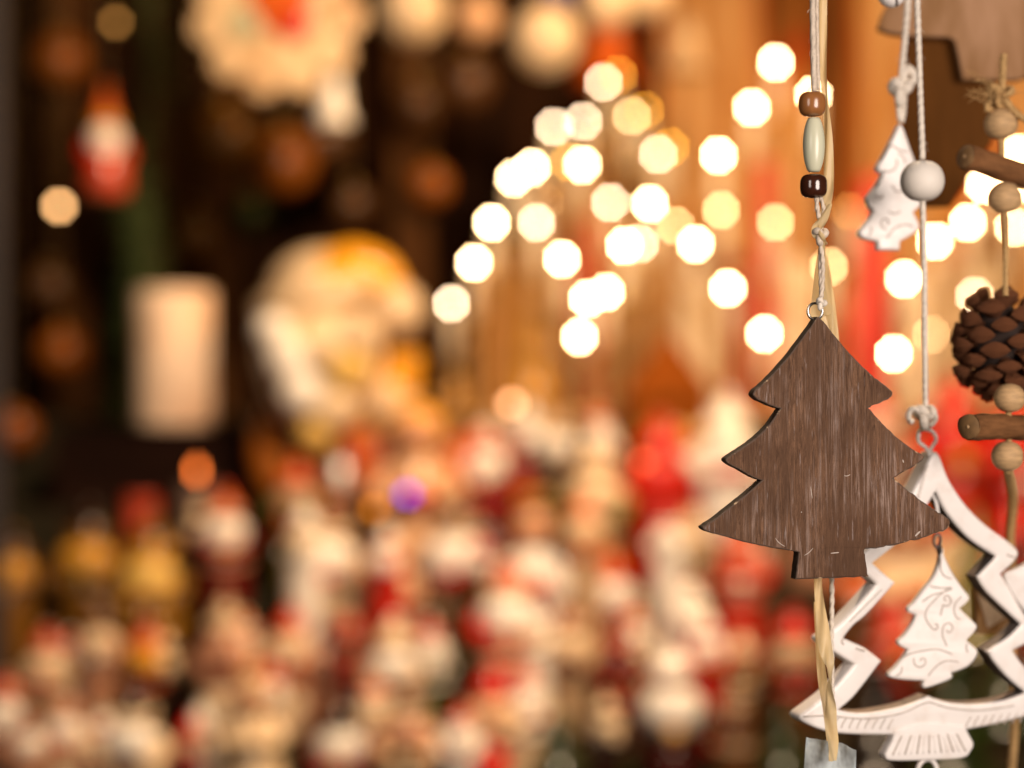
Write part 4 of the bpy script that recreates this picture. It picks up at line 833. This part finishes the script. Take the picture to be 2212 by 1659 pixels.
# cords above the frame with the white ball
r = thing('bead_hanger', 'white cotton cord with a round white bead above the metal frame', 'cord')
d = FD - 0.008
link('strand', twine([P(1979, -70, d), P(1981, 0, d), P(1987, 180, d), P(1993, 350, d)], .00135, 3, .011, fuzz=16, seed=11), M_COTTON, r)
link('strand', twine([P(1993, 430, d), P(1996, 560, d), P(1998, 760, d + .003), P(2000, 890, d + .007), P(2006, 932, FD - .003)], .0013, 3, .011, fuzz=18, seed=12), M_COTTON, r)
o = link('bead', lathe(bead_prof(47 * px(d), 45 * px(d), 20, 2.15), 32), M_BEAD_WHITE, r); o.location = P(1992, 391, d)
link('knot', tube(knot_path(P(1998, 898, FD - .003), .0042, .8, 1.1), .0020, 8, True), M_COTTON, r)
link('cord_end', twine([P(1994, 905, FD - .003), P(1982, 885, FD - .005), P(1966, 886, FD - .004), P(1963, 905, FD - .003), P(1972, 912, FD - .005)], .0013, 3, .009, fuzz=26, seed=13), M_COTTON, r)
link('bow_loop', tube(cat_rom([P(2003, 905, FD - .004), P(2016, 892, FD - .006), P(2021, 905, FD - .005), P(2010, 920, FD - .004)], 5), .0012, 8), M_COTTON, r)

# small white tree beside the ball, further back, on its own cord
pu = Plane(1935, 410, 0.745, 10)
UO = [(858, 802), (838, 840), (818, 882), (780, 955), (742, 1025), (713, 1082), (722, 1108), (748, 1124, 1), (720, 1180), (684, 1230), (650, 1278), (656, 1330), (690, 1370, 1), (655, 1425), (600, 1496), (606, 1528), (640, 1548), (716, 1566, 1), (716, 1620, 1), (857, 1620, 1), (860, 1562, 1), (905, 1540), (960, 1504), (986, 1474), (975, 1430), (945, 1375, 1), (985, 1340), (1010, 1310), (1000, 1260), (955, 1190, 1), (980, 1120), (960, 1050), (925, 960), (902, 890), (880, 830)]
r = thing('white_tree_charm', 'small white scrolled metal tree hanging behind the round white bead', 'ornament'); pu.place(r)
me = slab([outline(UO, z2, pu, 5)], .0028, .0012, 3, -.0028); auto(link('panel', me, M_ENAMEL, r, False), 45)
for pts in ([(800, 940), (850, 970), (905, 985)], [(845, 990), (880, 1020), (890, 1060)], [(745, 1105), (790, 1112), (830, 1080), (832, 1030)], [(700, 1270), (730, 1285), (745, 1260)], [(805, 1200), (830, 1240), (870, 1235)], [(770, 1490), (735, 1465), (740, 1425), (770, 1420), (782, 1445), (765, 1455)], [(770, 1540), (820, 1480), (890, 1455), (940, 1470)], [(780, 1370), (820, 1385), (858, 1370)], [(650, 1530), (670, 1500), (665, 1470)]):
    link('engraved_scroll', groove(pts, .00042, z2, pu), M_ENGRAVE, r)
for pts in ([(640, 1290), (655, 1340), (685, 1362)], [(790, 940), (760, 995), (735, 1040)], [(722, 1180), (700, 1215)]): link('chipped_spot', groove(pts, .0006, z2, pu, -.0006), M_WORN_SHADE, r)
d = .745
r = thing('charm_cord', 'knotted cotton cord holding the small white tree', 'cord')
link('strand', twine([P(1962, -70, d), P(1960, 20, d), P(1950, 130, d), P(1945, 185, d)], .0015, 3, .011, fuzz=12, seed=21), M_COTTON, r)
link('knot', tube(knot_path(P(1945, 196, d), .0046, .8, 1.25), .0023, 8, True), M_COTTON, r)
link('strand', twine([P(1940, 205, d), P(1942, 240, d), P(1946, 268, d)], .0014, 3, .009, seed=22), M_COTTON, r)
link('strand', twine([P(1953, 200, d), P(1951, 240, d), P(1946, 268, d)], .0014, 3, .009, seed=23), M_COTTON, r)
link('bow_loop', tube(cat_rom([P(1948, 180, d), P(1958, 148, d), P(1972, 158, d), P(1974, 172, d), P(1956, 186, d)], 5), .0018, 8), M_COTTON, r)

# ------------------------------------------------------------------ twine strand with sticks, beads and pinecone
d = .695
def stick(label, a, b, rad):
    ax = (b - a); L = ax.length; root = thing('stick', label, 'stick', a, 'cut sticks on the twine'); root.rotation_euler = ax.to_track_quat('Z', 'Y').to_euler()
    rg = random.Random(int(L * 1e5)); vs, fs = [], []; n, m = 20, 24
    for i in range(m + 1):
        for k in range(n):
            an = 2 * math.pi * k / n; rr = rad * (1 + .05 * math.sin(an * 3 + i * .5) + .03 * rg.gauss(0, 1)); vs.append((rr * math.cos(an), rr * math.sin(an), L * i / m))
    for i in range(m):
        for k in range(n): p, q = i * n + k, i * n + (k + 1) % n; fs.append((p, q, q + n, p + n))
    fs.append(tuple(range(m * n, m * n + n))); link('bark', mesh('bark', vs, fs), M_BARK, root)
    ce = link('cut_end', lathe([(rad * .2, -.0004), (rad * .9, -.0003), (rad * .99, .0006), (rad * .9, .001)], 20), M_ENDGRAIN, root)
    link('pith', lathe([(rad * .12, -.0007), (rad * .15, -.0003), (rad * .1, 0)], 12), M_BEADWOOD, ce)
stick('upper cut stick slanting down on the twine', P(2085, 338, .715), P(2290, 405, .742), 27 * px(.72))
stick('lower level cut stick below the pinecone', P(2092, 922, .680), P(2330, 926, .735), 28 * px(.69))
r = thing('twine_strand', 'brown twine strand with raw wooden beads beside the pinecone', 'twine')
for y, x, rad in ((268, 2162, 36), (428, 2171, 36), (860, 2181, 33), (985, 2176, 34)):
    dd_ = .725 if y < 500 else .697
    o = link('bead', lathe(bead_prof(rad * px(dd_), rad * .96 * px(dd_), 18, 2.1), 28), M_BEADWOOD, r); o.location = P(x, y, dd_)
T1 = [(2168, 118, .725), (2165, 180, .725), (2158, 235, .725)]
link('strand', twine([P(*q) for q in T1], .0016, 3, .008, fuzz=20, seed=31), M_JUTE, r)
link('strand', twine([P(2164, 300, .725), P(2166, 395, .728)], .0016, 3, .008, seed=32), M_JUTE, r)
link('strand', twine([P(2171, 460, .722), P(2173, 540, .71), P(2172, 640, .70)], .0013, 3, .008, fuzz=14, seed=33), M_JUTE, r)
link('strand', twine([P(2178, 880, .697), P(2179, 960, .698)], .0013, 3, .008, seed=34), M_JUTE, r)
link('strand', twine([P(2177, 1012, .70), P(2188, 1080, .735), P(2182, 1170, .755), P(2190, 1300, .765), P(2186, 1450, .765), P(2192, 1560, .765), P(2180, 1720, .765)], .0022, 3, .012, fuzz=30, seed=35), M_JUTE, r)
for ph, c in ((0, (2160, 205)), (1.2, (2150, 218))): link('knot', tube(knot_path(P(c[0], c[1], .724), .0055, 1, 1, ph), .0013, 8, True), M_JUTE, r)
vs, fs = [], []; rg = random.Random(8)
for i in range(60):
    p = P(2150 + rg.uniform(-10, 22), 205 + rg.uniform(-12, 14), .723); q = p + Vector((rg.gauss(-.003, .006), rg.gauss(0, .003), rg.gauss(0.001, .004))); tube_vf(cat_rom([p, p.lerp(q, .5) + Vector((0, 0, rg.gauss(0, .0015))), q], 3), .00016, 3, False, vs, fs)
o = link('frayed_fibres', mesh('fray', vs, fs), M_JUTE, r); o['kind'] = 'stuff'
link('cord_end', twine([P(2170, 215, .722), P(2195, 245, .72), P(2225, 262, .718)], .0016, 3, .008, fuzz=14, seed=36), M_JUTE, r)

# pinecone, each scale its own piece
d = .722; c0 = P(2156, 742, d); rx, rz = 97 * px(d), 116 * px(d)
r = thing('pinecone', 'brown open pinecone hanging on the twine', 'pinecone', c0)
link('core', ball(1.0, (0, 0, 0), (rx * .62, rx * .62, rz * .80)), M_CONECORE, r)
def scale_mesh():
    # thick shield: narrow root, swollen rounded tip with a small keel
    # cross-section: a flat rhomb with a blunt keel; the end face is a low pyramid with a small umbo
    sec = [(1, 0), (.72, .42), (.30, .72), (0, .80), (-.30, .72), (-.72, .42), (-1, 0), (-.70, -.34), (-.28, -.56), (0, -.60), (.28, -.56), (.70, -.34)]
    rows = [(0.0, .14, .10), (.55, .34, .22), (.86, .52, .40), (.97, .545, .43), (1.02, .50, .37), (1.05, .30, .15), (1.075, .13, .085), (1.10, .05, .035)]
    vs, fs = [], []; n = len(sec)
    for y, wd, th in rows:
        for cx, cz in sec: vs.append((wd * cx, y - .09 * abs(cx) * (y > .8) * (y < 1.04), th * cz + .10 * y))
    for i in range(len(rows) - 1):
        for k in range(n): p, q = i * n + k, i * n + (k + 1) % n; fs.append((p, q, q + n, p + n))
    fs.append(tuple(range((len(rows) - 1) * n, len(rows) * n))); me = mesh('scale', vs, fs); me.shade_smooth(); me.set_sharp_from_angle(angle=math.radians(32)); me['sm'] = 1; return me
ME_SC = scale_mesh(); NS = 52; ga = math.pi * (3 - 5 ** .5); rg = random.Random(4)
for i in range(NS):
    t = (i + .5) / NS; zz = 1 - 2 * t; lat = math.asin(zz); an = i * ga
    rad = Vector((math.cos(an) * math.cos(lat), math.sin(an) * math.cos(lat), math.sin(lat)))
    pos = Vector((rad.x * rx * .42, rad.y * rx * .42, rad.z * rz * .58))
    dirv = Vector((rad.x, rad.y, rad.z * .85 - .28)).normalized()          # scales open outward and a little down
    up = Vector((0, 0, 1)); side = dirv.cross(up).normalized(); upp = side.cross(dirv)
    o = link('scale', ME_SC, M_CONE, r); L = rx * (.58 + .04 * rg.gauss(0, 1)); wd = rx * .60 * (.7 + .3 * math.cos(lat)) * rg.uniform(.9, 1.1)
    Mx = Matrix(((side.x, dirv.x, upp.x, pos.x), (side.y, dirv.y, upp.y, pos.y), (side.z, dirv.z, upp.z, pos.z), (0, 0, 0, 1))) @ Matrix.Diagonal((wd, L, wd * 1.05, 1))
    o.matrix_basis = Mx

# ------------------------------------------------------------------ the large whitewashed tree board, bell and other pieces at the frame's edge
M_WASH = paint('whitewashed_board', (0.42, 0.24, 0.135, 1), 0.8, col2=(0.27, 0.14, 0.06, 1), scale=55, stretch=(1, .22, 1), thr=(.4, .62), bump=.4, spec=.08)
M_TRUNK = paint('brown_board', (0.120, 0.044, 0.009, 1), 0.75, var=.35, scale=40, stretch=(2, .3, 1), spec=.04)
pb = Plane(2100, 100, .80, -6); r = thing('whitewashed_tree_board', 'large out of focus whitewashed wooden tree with brown trunk', 'ornament'); pb.place(r)
BO = [(1896, 60), (1905, 30), (1960, -60), (2060, -180), (2330, -180), (2330, 130), (2200, 172), (2080, 172), (2070, 120), (2063, 88), (2050, 80), (1975, 78), (1920, 70)]
me = slab([[pb.uv(x, y) for x, y in BO]], .004, .001, 2, -.004); auto(link('panel', me, M_WASH, r, False), 40)
TO = [(1962, 70), (2052, 70), (2160, 165), (2150, 300), (2060, 440), (2020, 442), (1978, 440), (1955, 300)]
me = slab([[pb.uv(x, y) for x, y in TO]], .004, .001, 2, -.013); auto(link('trunk', me, M_TRUNK, r, False), 40)
q = P(1926, -12, .71); rr = 30 * px(.71); r = thing('white_bell', 'white enamel bell with dark rim at the top edge', 'bell', q)
o = link('bell_body', ME_BAUB, M_ENAMEL, r); o.scale = (rr, rr, rr * .95)
link('rim_line', tube([Vector((rr * 1.0 * math.cos(a), rr * 1.0 * math.sin(a), -rr * .12)) for a in [2 * math.pi * i / 30 for i in range(30)]], .0006, 6, True), M_WORN_SHADE, r)
link('seam', tube([Vector((rr * 1.0 * math.sin(a) * .3, -rr * .98 * math.cos(a * .9), -rr * .9 * math.sin(a))) for a in [i * .12 for i in range(12)]], .0005, 6), M_WORN_SHADE, r)
# white plaque seen through the frame, and the neighbouring ornament cut by the picture edge
pq = Plane(2140, 1320, .76, 8); r = thing('white_faced_charm', 'small white charm with bare wood rim behind the frame', 'ornament'); pq.place(r)
me = slab([[pq.uv(x, y) for x, y in ((2108, 1270), (2112, 1372), (2152, 1372), (2190, 1352), (2160, 1318))]], .003, .0006, 2, -.003); auto(link('rim', me, M_BEADWOOD, r, False))
me = slab([[pq.uv(x, y) for x, y in ((2110, 1284), (2132, 1356), (2168, 1334), (2150, 1312))]], .0008, .0003, 1, .0009); auto(link('face', me, M_ENAMEL, r, False))
pn = Plane(2215, 1260, .725, -8); r = thing('neighbour_ornament', 'white metal ornament cut off by the picture edge behind the frame tip', 'ornament'); pn.place(r)
me = slab([outline([(2168, 1246), (2196, 1228), (2240, 1205), (2290, 1190), (2330, 1260), (2300, 1330), (2250, 1350), (2205, 1310)], ident, pn, 4)], .003, .0012, 3, -.003); auto(link('panel', me, M_ENAMEL, r, False))
